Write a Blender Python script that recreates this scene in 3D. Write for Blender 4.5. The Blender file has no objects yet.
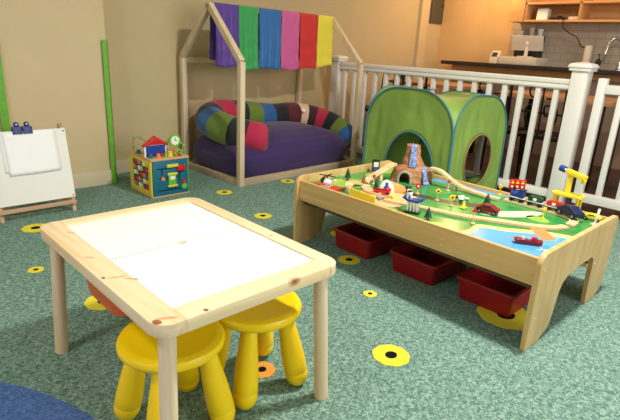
import bpy, bmesh, math, random
from mathutils import Vector, Matrix, noise
S = bpy.context.scene
COL = S.collection
PI = math.pi
rnd = random.Random(7)

# ------------------------------------------------------------------ camera
cd = bpy.data.cameras.new('camera')
cam = bpy.data.objects.new('camera', cd); COL.objects.link(cam)
cd.sensor_width = 36; cd.lens = 500.4 / 620 * 36; cd.clip_start = .02
cam.matrix_world = Matrix(((.7248, .178, -.6656, 0), (-.6872, .2569, -.6796, 0), (.05, .9499, .3086, 1.0826), (0, 0, 0, 1)))
S.camera = cam
# ------------------------------------------------------------------ light and exposure
S.view_settings.view_transform = 'Standard'; S.view_settings.look = 'None'
S.view_settings.exposure = 0.04; S.view_settings.gamma = 1
S.view_settings.use_curve_mapping = False
w = bpy.data.worlds.new('world'); S.world = w; w.use_nodes = True
w.node_tree.nodes['Background'].inputs[0].default_value = (.9, .93, 1, 1)
w.node_tree.nodes['Background'].inputs[1].default_value = .22

def area(name, loc, size, power, col, target=None, sy=None):
    l = bpy.data.lights.new(name, 'AREA'); l.size = size; l.energy = power; l.color = col
    if sy: l.shape = 'RECTANGLE'; l.size_y = sy
    o = bpy.data.objects.new(name, l); COL.objects.link(o); o.location = loc
    if target: o.rotation_euler = (Vector(target) - Vector(loc)).to_track_quat('-Z', 'Y').to_euler()
    return o
def spot(name, loc, target, power, col, ang=100, rad=.06, blend=.6):
    l = bpy.data.lights.new(name, 'SPOT'); l.energy = power; l.color = col
    l.spot_size = math.radians(ang); l.spot_blend = blend; l.shadow_soft_size = rad
    o = bpy.data.objects.new(name, l); COL.objects.link(o); o.location = loc
    o.rotation_euler = (Vector(target) - Vector(loc)).to_track_quat('-Z', 'Y').to_euler()
    return o
# ceiling lamps of the play room, daylight from the shop window behind the camera, warm kitchen lamps
area('ceiling_lamp_play', (2.15, .6, 2.66), .2, 90, (1, .95, .86))
area('ceiling_lamp_left', (-.9, 1.3, 2.66), .35, 26, (1, .95, .86))
area('window_daylight', (2.2, -2.9, 1.5), 3.2, 92, (.95, .98, 1), (2.2, 3, .9), 1.8)
area('window_daylight_side', (-2.35, .9, 1.5), 2.4, 24, (.96, .98, 1), (3, 1.6, .8), 1.6)
pl_ = bpy.data.lights.new('kitchen_lamp_wall', 'POINT'); pl_.energy = 24; pl_.color = (1, .64, .30); pl_.shadow_soft_size = .05
po_ = bpy.data.objects.new('kitchen_lamp_wall', pl_); COL.objects.link(po_); po_.location = (5.62, 3.12, 1.98)
spot('kitchen_lamp', (5.3, 1.9, 2.62), (5.75, 2.2, .9), 50, (1, .64, .38), 150, .1)

# ------------------------------------------------------------------ materials
def nodes(name):
    m = bpy.data.materials.new(name); m.use_nodes = True
    nt = m.node_tree; return m, nt, nt.nodes['Principled BSDF']
def mat(name, col, rough=.5, metal=0, var=.0, scale=8, bump=0, bscale=60, spec=.5, trans=0, sheen=0):
    m, nt, b = nodes(name)
    b.inputs['Roughness'].default_value = rough; b.inputs['Metallic'].default_value = metal
    b.inputs['Specular IOR Level'].default_value = spec
    b.inputs['Transmission Weight'].default_value = trans
    if sheen: b.inputs['Sheen Weight'].default_value = sheen
    tc = nt.nodes.new('ShaderNodeTexCoord')
    nz = nt.nodes.new('ShaderNodeTexNoise'); nz.inputs['Scale'].default_value = scale; nz.inputs['Detail'].default_value = 4
    nt.links.new(tc.outputs['Object'], nz.inputs['Vector'])
    rp = nt.nodes.new('ShaderNodeValToRGB')
    v = max(var, .02)
    rp.color_ramp.elements[0].position = .3; rp.color_ramp.elements[1].position = .7
    rp.color_ramp.elements[0].color = (*[c * (1 - v) for c in col], 1)
    rp.color_ramp.elements[1].color = (*[min(1, c * (1 + v)) for c in col], 1)
    nt.links.new(nz.outputs['Fac'], rp.inputs['Fac']); nt.links.new(rp.outputs['Color'], b.inputs['Base Color'])
    if bump:
        n2 = nt.nodes.new('ShaderNodeTexNoise'); n2.inputs['Scale'].default_value = bscale; n2.inputs['Detail'].default_value = 3
        nt.links.new(tc.outputs['Object'], n2.inputs['Vector'])
        bp = nt.nodes.new('ShaderNodeBump'); bp.inputs['Strength'].default_value = bump; bp.inputs['Distance'].default_value = .01
        nt.links.new(n2.outputs['Fac'], bp.inputs['Height']); nt.links.new(bp.outputs['Normal'], b.inputs['Normal'])
    return m
def srgb(r, g, b):
    f = lambda c: (c / 255 / 12.92) if c / 255 <= .04045 else ((c / 255 + .055) / 1.055) ** 2.4
    return f(r), f(g), f(b)
def wood(name, c1, c2, axis=1, freq=28, rough=.45, knots=False, stretch=.06):
    m, nt, b = nodes(name); b.inputs['Roughness'].default_value = rough
    tc = nt.nodes.new('ShaderNodeTexCoord'); mp = nt.nodes.new('ShaderNodeMapping')
    sc = [1, 1, 1]; sc[axis] = stretch
    mp.inputs['Scale'].default_value = sc
    nt.links.new(tc.outputs['Object'], mp.inputs['Vector'])
    nz = nt.nodes.new('ShaderNodeTexNoise'); nz.inputs['Scale'].default_value = freq; nz.inputs['Detail'].default_value = 5
    nz.inputs['Distortion'].default_value = .6
    nt.links.new(mp.outputs['Vector'], nz.inputs['Vector'])
    n3 = nt.nodes.new('ShaderNodeTexNoise'); n3.inputs['Scale'].default_value = freq * 4; n3.inputs['Detail'].default_value = 2
    nt.links.new(mp.outputs['Vector'], n3.inputs['Vector'])
    ad = nt.nodes.new('ShaderNodeMath'); ad.operation = 'MULTIPLY_ADD'; ad.inputs[1].default_value = .35
    nt.links.new(n3.outputs['Fac'], ad.inputs[0]); nt.links.new(nz.outputs['Fac'], ad.inputs[2])
    rp = nt.nodes.new('ShaderNodeValToRGB')
    rp.color_ramp.elements[0].position = .45; rp.color_ramp.elements[1].position = .85
    rp.color_ramp.elements[0].color = (*c1, 1); rp.color_ramp.elements[1].color = (*c2, 1)
    nt.links.new(ad.outputs[0], rp.inputs['Fac'])
    out = rp.outputs['Color']
    if knots:
        vo = nt.nodes.new('ShaderNodeTexVoronoi'); vo.inputs['Scale'].default_value = 4.2
        m2 = nt.nodes.new('ShaderNodeMapping'); s2 = [1.2, 1.2, 1.2]; s2[axis] = .75
        m2.inputs['Scale'].default_value = s2; m2.inputs['Location'].default_value = (.13, .37, .2)
        nt.links.new(tc.outputs['Object'], m2.inputs['Vector']); nt.links.new(m2.outputs['Vector'], vo.inputs['Vector'])
        r2 = nt.nodes.new('ShaderNodeValToRGB'); r2.color_ramp.elements[0].position = .02; r2.color_ramp.elements[1].position = .085
        r2.color_ramp.elements[0].color = (*srgb(165, 110, 70), 1); r2.color_ramp.elements[1].color = (1, 1, 1, 1)
        nt.links.new(vo.outputs['Distance'], r2.inputs['Fac'])
        mx = nt.nodes.new('ShaderNodeMix'); mx.data_type = 'RGBA'; mx.blend_type = 'MULTIPLY'; mx.inputs[0].default_value = 1
        nt.links.new(out, mx.inputs[6]); nt.links.new(r2.outputs['Color'], mx.inputs[7]); out = mx.outputs[2]
    nt.links.new(out, b.inputs['Base Color'])
    return m
def carpet(name, ca, cb, cc):
    m, nt, b = nodes(name); b.inputs['Roughness'].default_value = .95; b.inputs['Specular IOR Level'].default_value = .1
    tc = nt.nodes.new('ShaderNodeTexCoord')
    n1 = nt.nodes.new('ShaderNodeTexNoise'); n1.inputs['Scale'].default_value = 80; n1.inputs['Detail'].default_value = 3.5; n1.inputs['Roughness'].default_value = .65
    n1.inputs['Distortion'].default_value = 1.2
    nt.links.new(tc.outputs['Object'], n1.inputs['Vector'])
    rp = nt.nodes.new('ShaderNodeValToRGB'); e = rp.color_ramp.elements
    e[0].position = .40; e[0].color = (*ca, 1); e[1].position = .62; e[1].color = (*cc, 1)
    x = e.new(.5); x.color = (*cb, 1)
    nt.links.new(n1.outputs['Fac'], rp.inputs['Fac']); nt.links.new(rp.outputs['Color'], b.inputs['Base Color'])
    n2 = nt.nodes.new('ShaderNodeTexNoise'); n2.inputs['Scale'].default_value = 260
    nt.links.new(tc.outputs['Object'], n2.inputs['Vector'])
    bp = nt.nodes.new('ShaderNodeBump'); bp.inputs['Strength'].default_value = .6; bp.inputs['Distance'].default_value = .004
    nt.links.new(n2.outputs['Fac'], bp.inputs['Height']); nt.links.new(bp.outputs['Normal'], b.inputs['Normal'])
    return m

M = {}
M['carpet'] = carpet('green_carpet', srgb(80, 112, 104), srgb(112, 144, 132), srgb(150, 178, 164))
M['blue_carpet'] = carpet('blue_carpet', srgb(66, 98, 158), srgb(82, 114, 174), srgb(100, 132, 190))
M['wall'] = mat('wall_paint', srgb(208, 188, 148), .8, var=.02, scale=3, bump=.15, bscale=40)
M['wall_tan'] = mat('tan_wall_paint', srgb(200, 181, 140), .8, var=.02, scale=3, bump=.15, bscale=40)
M['baseboard'] = mat('cream_baseboard', srgb(214, 200, 170), .6)
M['ceil'] = mat('ceiling_white', srgb(225, 220, 210), .9)
M['tape'] = mat('green_tape', srgb(104, 172, 40), .5, var=.12, scale=30)
M['kwall'] = mat('kitchen_wall_paint', srgb(222, 184, 130), .8, var=.02)
M['white_paint'] = mat('white_vinyl', srgb(232, 228, 222), .35, var=.015)
M['darkfloor'] = wood('dark_floor_boards', srgb(52, 38, 34), srgb(78, 58, 50), 1, 12, .4)
M['pine'] = wood('pale_pine', srgb(240, 220, 182), srgb(226, 196, 150), 1, 26, .45, True)
M['pine_leg'] = wood('pale_pine_leg', srgb(236, 216, 182), srgb(218, 190, 150), 2, 26, .5)
M['pine_x'] = wood('pale_pine_cross', srgb(244, 228, 190), srgb(232, 206, 160), 0, 26, .45, True)
M['white_board'] = mat('white_board', srgb(240, 240, 240), .35, var=.005)
M['rubber'] = mat('black_rubber', srgb(30, 28, 28), .7)
M['birch'] = wood('maple_laminate', srgb(226, 190, 128), srgb(206, 164, 100), 1, 20, .35)
M['birch_panel'] = wood('maple_laminate_end', srgb(222, 188, 130), srgb(204, 164, 104), 2, 20, .35, stretch=.12)
M['birch_edge'] = mat('maple_edge', srgb(228, 192, 130), .45, var=.04)
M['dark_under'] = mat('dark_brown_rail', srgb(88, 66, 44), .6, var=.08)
M['screw'] = mat('silver_screw', srgb(225, 220, 205), .35, .5)
M['house'] = wood('house_beam_wood', srgb(226, 208, 178), srgb(206, 182, 146), 2, 22, .55)
M['house_x'] = wood('house_beam_wood_long', srgb(226, 208, 178), srgb(206, 182, 146), 0, 22, .55)
M['house_base'] = wood('house_base_wood', srgb(196, 176, 150), srgb(170, 148, 120), 0, 22, .6)
M['yellow'] = mat('yellow_plastic', srgb(255, 216, 0), .38, var=.01)
M['red_bin'] = mat('dark_red_plastic', srgb(148, 16, 26), .35, var=.03)
M['orange_bin'] = mat('orange_plastic', srgb(240, 112, 50), .4)
M['purple'] = mat('purple_canvas', srgb(54, 34, 92), .85, var=.08, scale=14, bump=.3, bscale=16, sheen=.2)
M['steel'] = mat('chrome', srgb(200, 195, 190), .15, 1)
M['kblack'] = mat('black_laminate_counter', srgb(46, 42, 42), .35, var=.2, scale=50)
M['kbrown'] = mat('brown_bar_front', srgb(146, 122, 102), .7, var=.06)
M['kshelf'] = wood('orange_beech_shelf', srgb(226, 176, 116), srgb(206, 150, 92), 1, 14, .5)
M['panelgrey'] = mat('grey_metal_panel', srgb(92, 88, 78), .5, .3)
M['beige_plastic'] = mat('beige_plastic', srgb(214, 202, 186), .5)
M['screen_back'] = mat('pale_grey_plastic', srgb(206, 200, 194), .4)
M['black'] = mat('black_plastic', srgb(24, 22, 24), .45)
M['dmetal'] = mat('dark_wrought_iron', srgb(34, 27, 26), .5, .6)
M['wood_top'] = wood('cafe_table_wood', srgb(196, 150, 104), srgb(170, 122, 80), 1, 14, .5)
M['track'] = wood('beech_track', srgb(240, 212, 168), srgb(224, 190, 142), 1, 20, .5, stretch=.4)
M['paper'] = mat('white_paper', srgb(246, 246, 246), .7, var=.01)
M['easel_white'] = mat('easel_whiteboard', srgb(236, 234, 228), .5, var=.01)
M['easel_wood'] = wood('easel_wood', srgb(214, 178, 144), srgb(188, 146, 112), 0, 24, .5)
M['navy'] = mat('navy_plastic', srgb(20, 34, 110), .35)
M['tentgreen'] = mat('green_tent_fabric', srgb(126, 158, 70), .55, var=.06, scale=5, bump=.5, bscale=9)
M['tentblue'] = mat('blue_tent_piping', srgb(62, 118, 140), .6)
M['tenttan'] = mat('tan_tent_piping', srgb(150, 120, 70), .7)
TOY = dict(red=(200, 34, 30), green=(20, 104, 60), blue=(36, 64, 150), navyt=(24, 34, 78), yellowt=(250, 222, 50), whitet=(244, 242, 236),
           blackt=(26, 24, 26), orange=(240, 130, 70), brown=(150, 92, 56), dgreen=(14, 70, 44), tan=(232, 196, 146), grey=(150, 150, 156), ltblue=(110, 180, 226),
           lime=(190, 214, 70), teal=(24, 116, 130), redd=(130, 22, 26), pink=(206, 110, 160), wfblue=(60, 84, 176), maroon=(96, 24, 40))
for k, v in TOY.items(): M[k] = mat('toy_' + k, srgb(*v), .35, var=.02)

# ------------------------------------------------------------------ mesh builder
class MB:
    def __init__(s): s.bm = bmesh.new(); s.mats = []
    def mi(s, m):
        if m is None: return 0
        m = M[m] if isinstance(m, str) else m
        if m not in s.mats: s.mats.append(m)
        return s.mats.index(m)
    def add(s, vs, fs, m=None, mx=None, smooth=True):
        i = s.mi(m); bv = [s.bm.verts.new((mx @ Vector(v)) if mx else v) for v in vs]; out = []
        for f in fs:
            try: q = s.bm.faces.new([bv[k] for k in f]); q.material_index = i; q.smooth = smooth; out.append(q)
            except ValueError: pass
        return bv, out
    def box(s, x0, x1, y0, y1, z0, z1, m=None, bev=0, mx=None, seg=2):
        vs = [(x, y, z) for x in (x0, x1) for y in (y0, y1) for z in (z0, z1)]
        fs = [(0, 1, 3, 2), (4, 6, 7, 5), (0, 4, 5, 1), (2, 3, 7, 6), (0, 2, 6, 4), (1, 5, 7, 3)]
        bv, fc = s.add(vs, fs, m, mx)
        if bev:
            es = list({e for f in fc for e in f.edges})
            bmesh.ops.bevel(s.bm, geom=es, offset=bev, segments=seg, affect='EDGES', profile=.6, material=-1)
        return s
    def prism(s, poly, a, b, axis='z', m=None, bev=0, mx=None):
        n = len(poly)
        def P(u, v, w): return {'z': (u, v, w), 'y': (u, w, v), 'x': (w, u, v)}[axis]
        vs = [P(u, v, a) for u, v in poly] + [P(u, v, b) for u, v in poly]
        fs = [tuple(range(n))[::-1], tuple(range(n, 2 * n))] + [(i, (i + 1) % n, n + (i + 1) % n, n + i) for i in range(n)]
        bv, fc = s.add(vs, fs, m, mx)
        if bev:
            es = list({e for f in fc[:2] for e in f.edges})
            bmesh.ops.bevel(s.bm, geom=es, offset=bev, segments=2, affect='EDGES', profile=.6, material=-1)
        return s
    def lathe(s, prof, c=(0, 0, 0), n=24, m=None, mx=None, sx=1, sy=1):
        vs = []; fs = []
        for r, z in prof:
            for k in range(n):
                a = 2 * PI * k / n; vs.append((c[0] + r * math.cos(a) * sx, c[1] + r * math.sin(a) * sy, c[2] + z))
        for i in range(len(prof) - 1):
            for k in range(n): fs.append((i * n + k, i * n + (k + 1) % n, (i + 1) * n + (k + 1) % n, (i + 1) * n + k))
        fs.append(tuple(range(n))[::-1]); fs.append(tuple(range((len(prof) - 1) * n, len(prof) * n)))
        s.add(vs, fs, m, mx); return s
    def rod(s, a, b, r0, r1=None, n=14, m=None, prof=None):
        a, b = Vector(a), Vector(b); r1 = r0 if r1 is None else r1
        d = b - a; L = d.length
        mx = Matrix.Translation(a) @ d.to_track_quat('Z', 'Y').to_matrix().to_4x4()
        s.lathe(prof or [(r0, 0), (r1, L)], n=n, m=m, mx=mx); return s
    def tube(s, pts, r, n=10, m=None, mats=None, caps=True, closed=False):
        pts = [Vector(p) for p in pts]; N = len(pts); rs = r if isinstance(r, (list, tuple)) else [r] * N
        up = None; rings = []
        for i, p in enumerate(pts):
            if closed: t = (pts[(i + 1) % N] - pts[i - 1]).normalized()
            else: t = (pts[min(i + 1, N - 1)] - pts[max(i - 1, 0)]).normalized()
            if up is None: up = Vector((0, 0, 1)) if abs(t.z) < .9 else Vector((1, 0, 0))
            up = (up - t * up.dot(t)).normalized(); q = t.cross(up)
            rings.append([s.bm.verts.new(p + (up * math.cos(2 * PI * k / n) + q * math.sin(2 * PI * k / n)) * rs[i]) for k in range(n)])
        for i in range(N if closed else N - 1):
            mi = s.mi(mats[i] if mats else m); A, B = rings[i], rings[(i + 1) % N]
            for k in range(n):
                f = s.bm.faces.new((A[k], A[(k + 1) % n], B[(k + 1) % n], B[k])); f.material_index = mi; f.smooth = True
        if caps and not closed:
            for rg, mm in ((rings[0], mats[0] if mats else m), (rings[-1], mats[-1] if mats else m)):
                f = s.bm.faces.new(rg); f.material_index = s.mi(mm)
        return s
    def sweep(s, pts, prof, m=None, scale=None):
        # prof: closed polygon (side, up); swept with a level side vector
        pts = [Vector(p) for p in pts]; N = len(pts); n = len(prof); rings = []
        for i, p in enumerate(pts):
            t = (pts[min(i + 1, N - 1)] - pts[max(i - 1, 0)]); t.normalize()
            sd = Vector((t.y, -t.x, 0)).normalized(); up = sd.cross(t); k = scale(i / (N - 1)) if scale else 1
            rings.append([s.bm.verts.new(p + sd * u * k + up * v) for u, v in prof])
        mi = s.mi(m)
        for i in range(N - 1):
            for k in range(n):
                f = s.bm.faces.new((rings[i][k], rings[i][(k + 1) % n], rings[i + 1][(k + 1) % n], rings[i + 1][k])); f.material_index = mi; f.smooth = True
        for rg in (rings[0], rings[-1]):
            f = s.bm.faces.new(rg); f.material_index = mi
        return s
    def ball(s, c, r, m=None, sx=1, sy=1, sz=1, n=16, mx=None):
        k = n // 2
        prof = [(r * math.sin(PI * i / k) + 1e-5, -r * sz * math.cos(PI * i / k)) for i in range(k + 1)]
        s.lathe(prof, c, n, m, mx, sx, sy); return s
    def build(s, name, m=None, parent=None, ang=38, offset=None):
        if m is not None and not s.mats: s.mi(m)
        bmesh.ops.recalc_face_normals(s.bm, faces=s.bm.faces)
        me = bpy.data.meshes.new(name); s.bm.to_mesh(me); s.bm.free()
        for q in s.mats: me.materials.append(q)
        me.polygons.foreach_set('use_smooth', [True] * len(me.polygons))
        me.set_sharp_from_angle(angle=math.radians(ang))
        o = bpy.data.objects.new(name, me); COL.objects.link(o)
        if parent: o.parent = parent
        return o
def B(name, m, parent, *boxes, bev=.001):
    b = MB(); b.mi(m)
    for q in boxes: b.box(*q, bev=bev)
    return b.build(name, m, parent)
def tag(o, label, cat, group=None, kind=None):
    if label: o['label'] = label
    if cat: o['category'] = cat
    if group: o['group'] = group
    if kind: o['kind'] = kind
    return o
def thing(name, label, cat, loc=(0, 0, 0), rz=0, group=None):
    o = bpy.data.objects.new(name, None); COL.objects.link(o); o.empty_display_size = .05
    o.location = loc; o.rotation_euler = (0, 0, rz); return tag(o, label, cat, group)
def copy_tree(o, parent=None):
    c = o.copy(); COL.objects.link(c)
    if parent: c.parent = parent
    for ch in list(o.children): copy_tree(ch, c)
    return c
def struct(o): o['kind'] = 'structure'; return o
def at(o, loc, rz=0): o.location = loc; o.rotation_euler = (0, 0, rz); return o
def rrect(x0, x1, y0, y1, r, n=6):
    out = []
    for cx, cy, a0 in ((x1 - r, y1 - r, 0), (x0 + r, y1 - r, 90), (x0 + r, y0 + r, 180), (x1 - r, y0 + r, 270)):
        for k in range(n + 1):
            a = math.radians(a0 + 90 * k / n); out.append((cx + r * math.cos(a), cy + r * math.sin(a)))
    return out
def smooth_path(pts, n=8, closed=False):
    P = [Vector(p) for p in pts]; out = []; N = len(P)
    for i in range(N if closed else N - 1):
        if closed: a, b, c, d = P[i - 1], P[i], P[(i + 1) % N], P[(i + 2) % N]
        else: a, b, c, d = P[max(i - 1, 0)], P[i], P[i + 1], P[min(i + 2, N - 1)]
        for k in range(n):
            t = k / n; out.append(.5 * ((2 * b) + (c - a) * t + (2 * a - 5 * b + 4 * c - d) * t * t + (3 * b - a - 3 * c + d) * t ** 3))
    if not closed: out.append(P[-1])
    return out

# ------------------------------------------------------------------ the setting
XL, XK, YW, YP, YB, ZC = -2.6, 6.24, 4.035, 3.765, -3.2, 2.75
FX = 4.06
struct(B('floor', 'carpet', None, (XL, FX, YB, YW, -.1, 0), bev=0))
struct(B('floor_kitchen', 'darkfloor', None, (FX, XK, YB, YW, -.1, -.001), bev=0))
n = 72
struct(MB().prism([(-.6 + 1.044 * math.cos(2 * PI * k / n), 1.05 + 1.044 * math.sin(2 * PI * k / n)) for k in range(n)], .0003, .002).build('floor_blue_circle', 'blue_carpet'))
struct(B('ceiling', 'ceil', None, (XL, XK, YB, YW, ZC, ZC + .1), bev=0))
struct(B('wall_back', 'wall_tan', None, (XL, XK, YW, YW + .12, 0, ZC), bev=0))
struct(B('wall_left', 'wall', None, (XL, 1.545, YP, YW - .002, 0, ZC), bev=0))      # the wall steps forward left of the taped corner
struct(B('wall_corner', 'wall', None, (5.70, 5.86, YW - .05, YW - .001, 0, ZC), bev=0))
struct(B('wall_kitchen', 'kwall', None, (XK, XK + .1, YB, YW, 0, ZC), bev=0))
struct(B('wall_side', 'wall', None, (XL - .1, XL, YB, YW, 0, ZC), bev=0))
struct(B('wall_front', 'wall', None, (XL, XK, YB - .1, YB, 0, ZC), bev=0))
struct(B('baseboard_left', 'baseboard', None, (XL, 1.545, YP - .016, YP - .001, 0, .112), bev=.003))
struct(B('baseboard_back', 'baseboard', None, (1.56, FX - .06, YW - .016, YW - .001, 0, .112), bev=.003))

# blue painter style strips on the wall corner
def strip(name, x0, x1, y, z0, z1, label, lean=0):
    b = MB(); p = [(x0, z0), (x1, z0), (x1 + lean, z1), (x0 + lean, z1)]
    b.prism(p, y - .004, y - .0005, 'y', m='tape')
    return b
b = strip('t', 1.509, 1.549, YP - .016, 0.001, 1.06, '')
b.box(1.5455, 1.549, YP - .02, YP + .02, .001, 1.06, m='tape')
tag(b.build('corner_tape', 'tape'), 'long bright green tape strip down the wall corner beside the activity cube', 'tape')
tag(strip('t', .815, .862, YP - .016, .13, 1.03, '', .0).build('wall_tape', 'tape'), 'bright green tape strip on wall behind the easel, at the left edge', 'tape')

# ------------------------------------------------------------------ carpet flowers
def flower(x, y, dia, label, petal='flower_yellow', lobes=9, rz=0):
    R = dia / 2; pts = []
    for k in range(96):
        a = 2 * PI * k / 96; r = R * (.93 + .07 * abs(math.cos(a * lobes / 2)) ** .6 * 1.0); pts.append((r * math.cos(a), r * math.sin(a)))
    o = MB().prism(pts, .0004, .0024).build('carpet_flower', petal)
    c = MB().prism([(R * .34 * math.cos(2 * PI * k / 32), R * .30 * math.sin(2 * PI * k / 32)) for k in range(32)], .0024, .0034).build('flower_center', 'flower_black', o)
    at(o, (x, y, 0), rz); tag(o, label, 'floor flower', 'flower shapes on the carpet'); return o
M['flower_yellow'] = mat('yellow_carpet_inlay', srgb(226, 214, 66), .9, var=.06, scale=120, spec=.1)
M['flower_orange'] = mat('orange_carpet_inlay', srgb(232, 160, 70), .9, var=.06, scale=120, spec=.1)
M['flower_black'] = mat('black_carpet_inlay', srgb(22, 22, 24), .95, spec=.1)
flower(1.373, .927, .142, 'large yellow scalloped carpet flower on open floor in the foreground')
flower(1.985, 2.471, .118, 'yellow carpet flower between house bed and pine table, seen beyond the table')
flower(1.908, 1.627, .122, 'yellow carpet flower just in front of the left red bin')
flower(1.693, 1.298, .066, 'smallest yellow carpet flower on floor before the middle red bin')
flower(2.02, .79, .25, 'big yellow carpet flower half under the right red bin')
flower(.946, 1.164, .095, 'orange carpet flower on floor between the stool legs', 'flower_orange', 8)
flower(.722, 1.972, .16, 'yellow carpet flower under the pine table beside the orange box')
flower(.595, 2.467, .072, 'small yellow carpet flower left of the pine table')
flower(.765, 3.06, .15, 'yellow carpet flower on floor below the easel, behind table corner')
flower(2.09, 3.075, .122, 'yellow carpet flower beside the near corner post of the house bed')
flower(2.719, 3.063, .12, 'yellow carpet flower along the front rail of the house bed')
flower(2.165, 1.93, .13, 'yellow carpet flower behind the left red bin, under the train table')

# ------------------------------------------------------------------ pine play table
TX0, TX1, TY0, TY1 = .438, 1.032, .905, 1.737
t = thing('play_table', 'pale pine children table with white inset lids and rounded corners', 'table', ((TX0 + TX1) / 2, (TY0 + TY1) / 2, 0), .004)
hx, hy = (TX1 - TX0) / 2, (TY1 - TY0) / 2
def ring_part(poly, z0, z1, name, m, p, bev=.004):
    return MB().prism(poly, z0, z1, m=m, bev=bev).build(name, m, p)
r = .046; wl, wr, we = .072, .050, .066; g = .0006
def corner(cx, cy, a0, n=7): return [(cx + r * math.cos(math.radians(a0 + 90 * k / n)), cy + r * math.sin(math.radians(a0 + 90 * k / n))) for k in range(n + 1)]
xi = -hx + wl; xo = hx - wr
left = [(xi - g, hy)] + corner(-hx + r, hy - r, 90) + corner(-hx + r, -hy + r, 180) + [(xi - g, -hy)]
ring_part(left, .445, .48, 'frame_board', 'pine', t, .003)
lb = None
# right board + ends form the remaining frame
right = [(xo + g, -hy + we), (xo + g, -hy)] + corner(hx - r, -hy + r, 270) + corner(hx - r, hy - r, 0) + [(xo + g, hy)]
ring_part([(xo + g, -hy)] + corner(hx - r, -hy + r, 270) + corner(hx - r, hy - r, 0) + [(xo + g, hy)], .445, .48, 'frame_board', 'pine', t, .003)
for s0, s1 in ((-hy, -hy + we), (hy - we, hy)):
    o = MB().box(xi, xo, s0, s1, .445, .48, m='pine_x', bev=.002).build('frame_board', 'pine_x', t)
M['knot'] = mat('pine_knot', srgb(150, 92, 58), .55, var=.25, scale=60)
M['knot_soft'] = mat('pine_knot_streak', srgb(212, 160, 112), .55, var=.1, scale=60)
for kx, ky, ka, kw, kl, km in ((.452, .935, .3, .009, .012, 'knot'), (.478, .937, 1.1, .005, .026, 'knot_soft'), (.502, 1.176, .9, .003, .020, 'knot_soft'), (.449, 1.222, .2, .005, .006, 'knot'), (.480, 1.205, 1.25, .004, .024, 'knot_soft'), (.470, 1.375, .8, .003, .018, 'knot_soft'), (.500, 1.60, .6, .003, .016, 'knot_soft'), (.566, .914, .2, .006, .007, 'knot'), (1.00, 1.20, .2, .005, .008, 'knot_soft')):
    c_, s_ = math.cos(ka), math.sin(ka); q = []
    for k in range(20):
        u, v = kw * math.cos(2 * PI * k / 20), kl * math.sin(2 * PI * k / 20); q.append((kx - (TX0 + TX1) / 2 + u * c_ - v * s_ , ky - (TY0 + TY1) / 2 + u * s_ + v * c_))
    MB().prism(q, .4785, .4803).build('wood_knot', km, t)
ymid = 1.333 - (TY0 + TY1) / 2
hxp = .742 - (TX0 + TX1) / 2
lids = []
for s0, s1 in ((-hy + we + .002, ymid - .003), (ymid + .003, hy - we - .002)):
    # lid with half-round finger cut at the seam
    ys = s1 if s1 < ymid else s0; dirn = -1 if s1 < ymid else 1
    arc = [(hxp + .017 * math.cos(a), ys + dirn * .013 * math.sin(a)) for a in [PI * k / 10 for k in range(11)]]
    if dirn < 0: poly = [(xi + .003, s0), (xo - .002, s0), (xo - .002, s1)] + arc + [(xi + .003, s1)]
    else: poly = [(xi + .003, s1), (xi + .003, s0)] + arc[::-1] + [(xo - .002, s0), (xo - .002, s1)]
    MB().prism(poly, .466, .4755).build('lid', 'white_board', t)
B('lid_support', 'pine_x', t, (xi, xo, ymid - .016, ymid + .016, .43, .4655))
for sx in (-1, 1):
    for sy in (-1, 1):
        cx, cy = sx * (hx - .045), sy * (hy - .045)
        bx, by = sx * (hx - .026), sy * (hy - .026)
        MB().rod((bx, by, 0), (cx, cy, .444), .0225, .0215, 20).build('leg', 'pine_leg', t)
# orange storage box hanging under the table top
b = MB()
z0, z1 = .335, .443
def tub(b, x0, x1, y0, y1, z0, z1, taper, th, m, lip=.012, rr=.03):
    def ring(off, z): return [(x, y, z) for x, y in rrect(x0 - off, x1 + off, y0 - off, y1 + off, rr + off * .5, 5)]
    L = [ring(-taper, z0), ring(-taper * .9, z0 + .004), ring(0, z1 - lip), ring(lip, z1 - lip), ring(lip, z1), ring(-th, z1), ring(-taper - th, z0 + th)]
    n = len(L[0]); vs = [v for q in L for v in q]; fs = []
    for i in range(len(L) - 1):
        for k in range(n): fs.append((i * n + k, i * n + (k + 1) % n, (i + 1) * n + (k + 1) % n, (i + 1) * n + k))
    fs += [tuple(range(n))[::-1], tuple(range((len(L) - 1) * n, len(L) * n))]
    b.add(vs, fs, m)
tub(b, -.205, .205, -.150, .150, 0, .172, .022, .003, 'orange_bin', rr=.06)
tag(at(b.build('storage_box', 'orange_bin'), (.710, 1.468, .2715)), 'orange plastic storage box hung under the pine table top', 'storage box')

# ------------------------------------------------------------------ stools
def stool():
    s = thing('stool', '', 'stool')
    s['group'] = 'yellow round stools'
    prof = [(.0005, .262), (.120, .262), (.138, .266), (.147, .276), (.148, .288), (.143, .297), (.130, .301), (.118, .2995), (.105, .2965), (.0005, .295)]
    MB().lathe(prof, n=48).build('seat', 'yellow', s)
    for k in range(4):
        a = PI / 4 + k * PI / 2; ca, sa = math.cos(a), math.sin(a)
        a0, a1 = Vector((.094 * ca, .094 * sa, .266)), Vector((.150 * ca, .150 * sa, .004)); L = (a1 - a0).length
        prof = [(.024, 0), (.028, .05), (.035, .12), (.0385, .18), (.039, .212), (.0382, .2135), (.039, .215), (.0375, .235), (.031, .253), (.020, .264), (.009, L - .001), (.001, L)]
        MB().rod(a0, a1, 0, prof=prof, n=24).build('leg', 'yellow', s)
    return s
A = stool(); at(A, (.592, 1.132, 0), .0); A['label'] = 'yellow plastic stool with thick round legs, in front under the table near corner'
C2 = copy_tree(A); at(C2, (.894, 1.139, 0), -.08); C2['label'] = 'yellow plastic stool on the right, tucked by the orange carpet flower'

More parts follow.
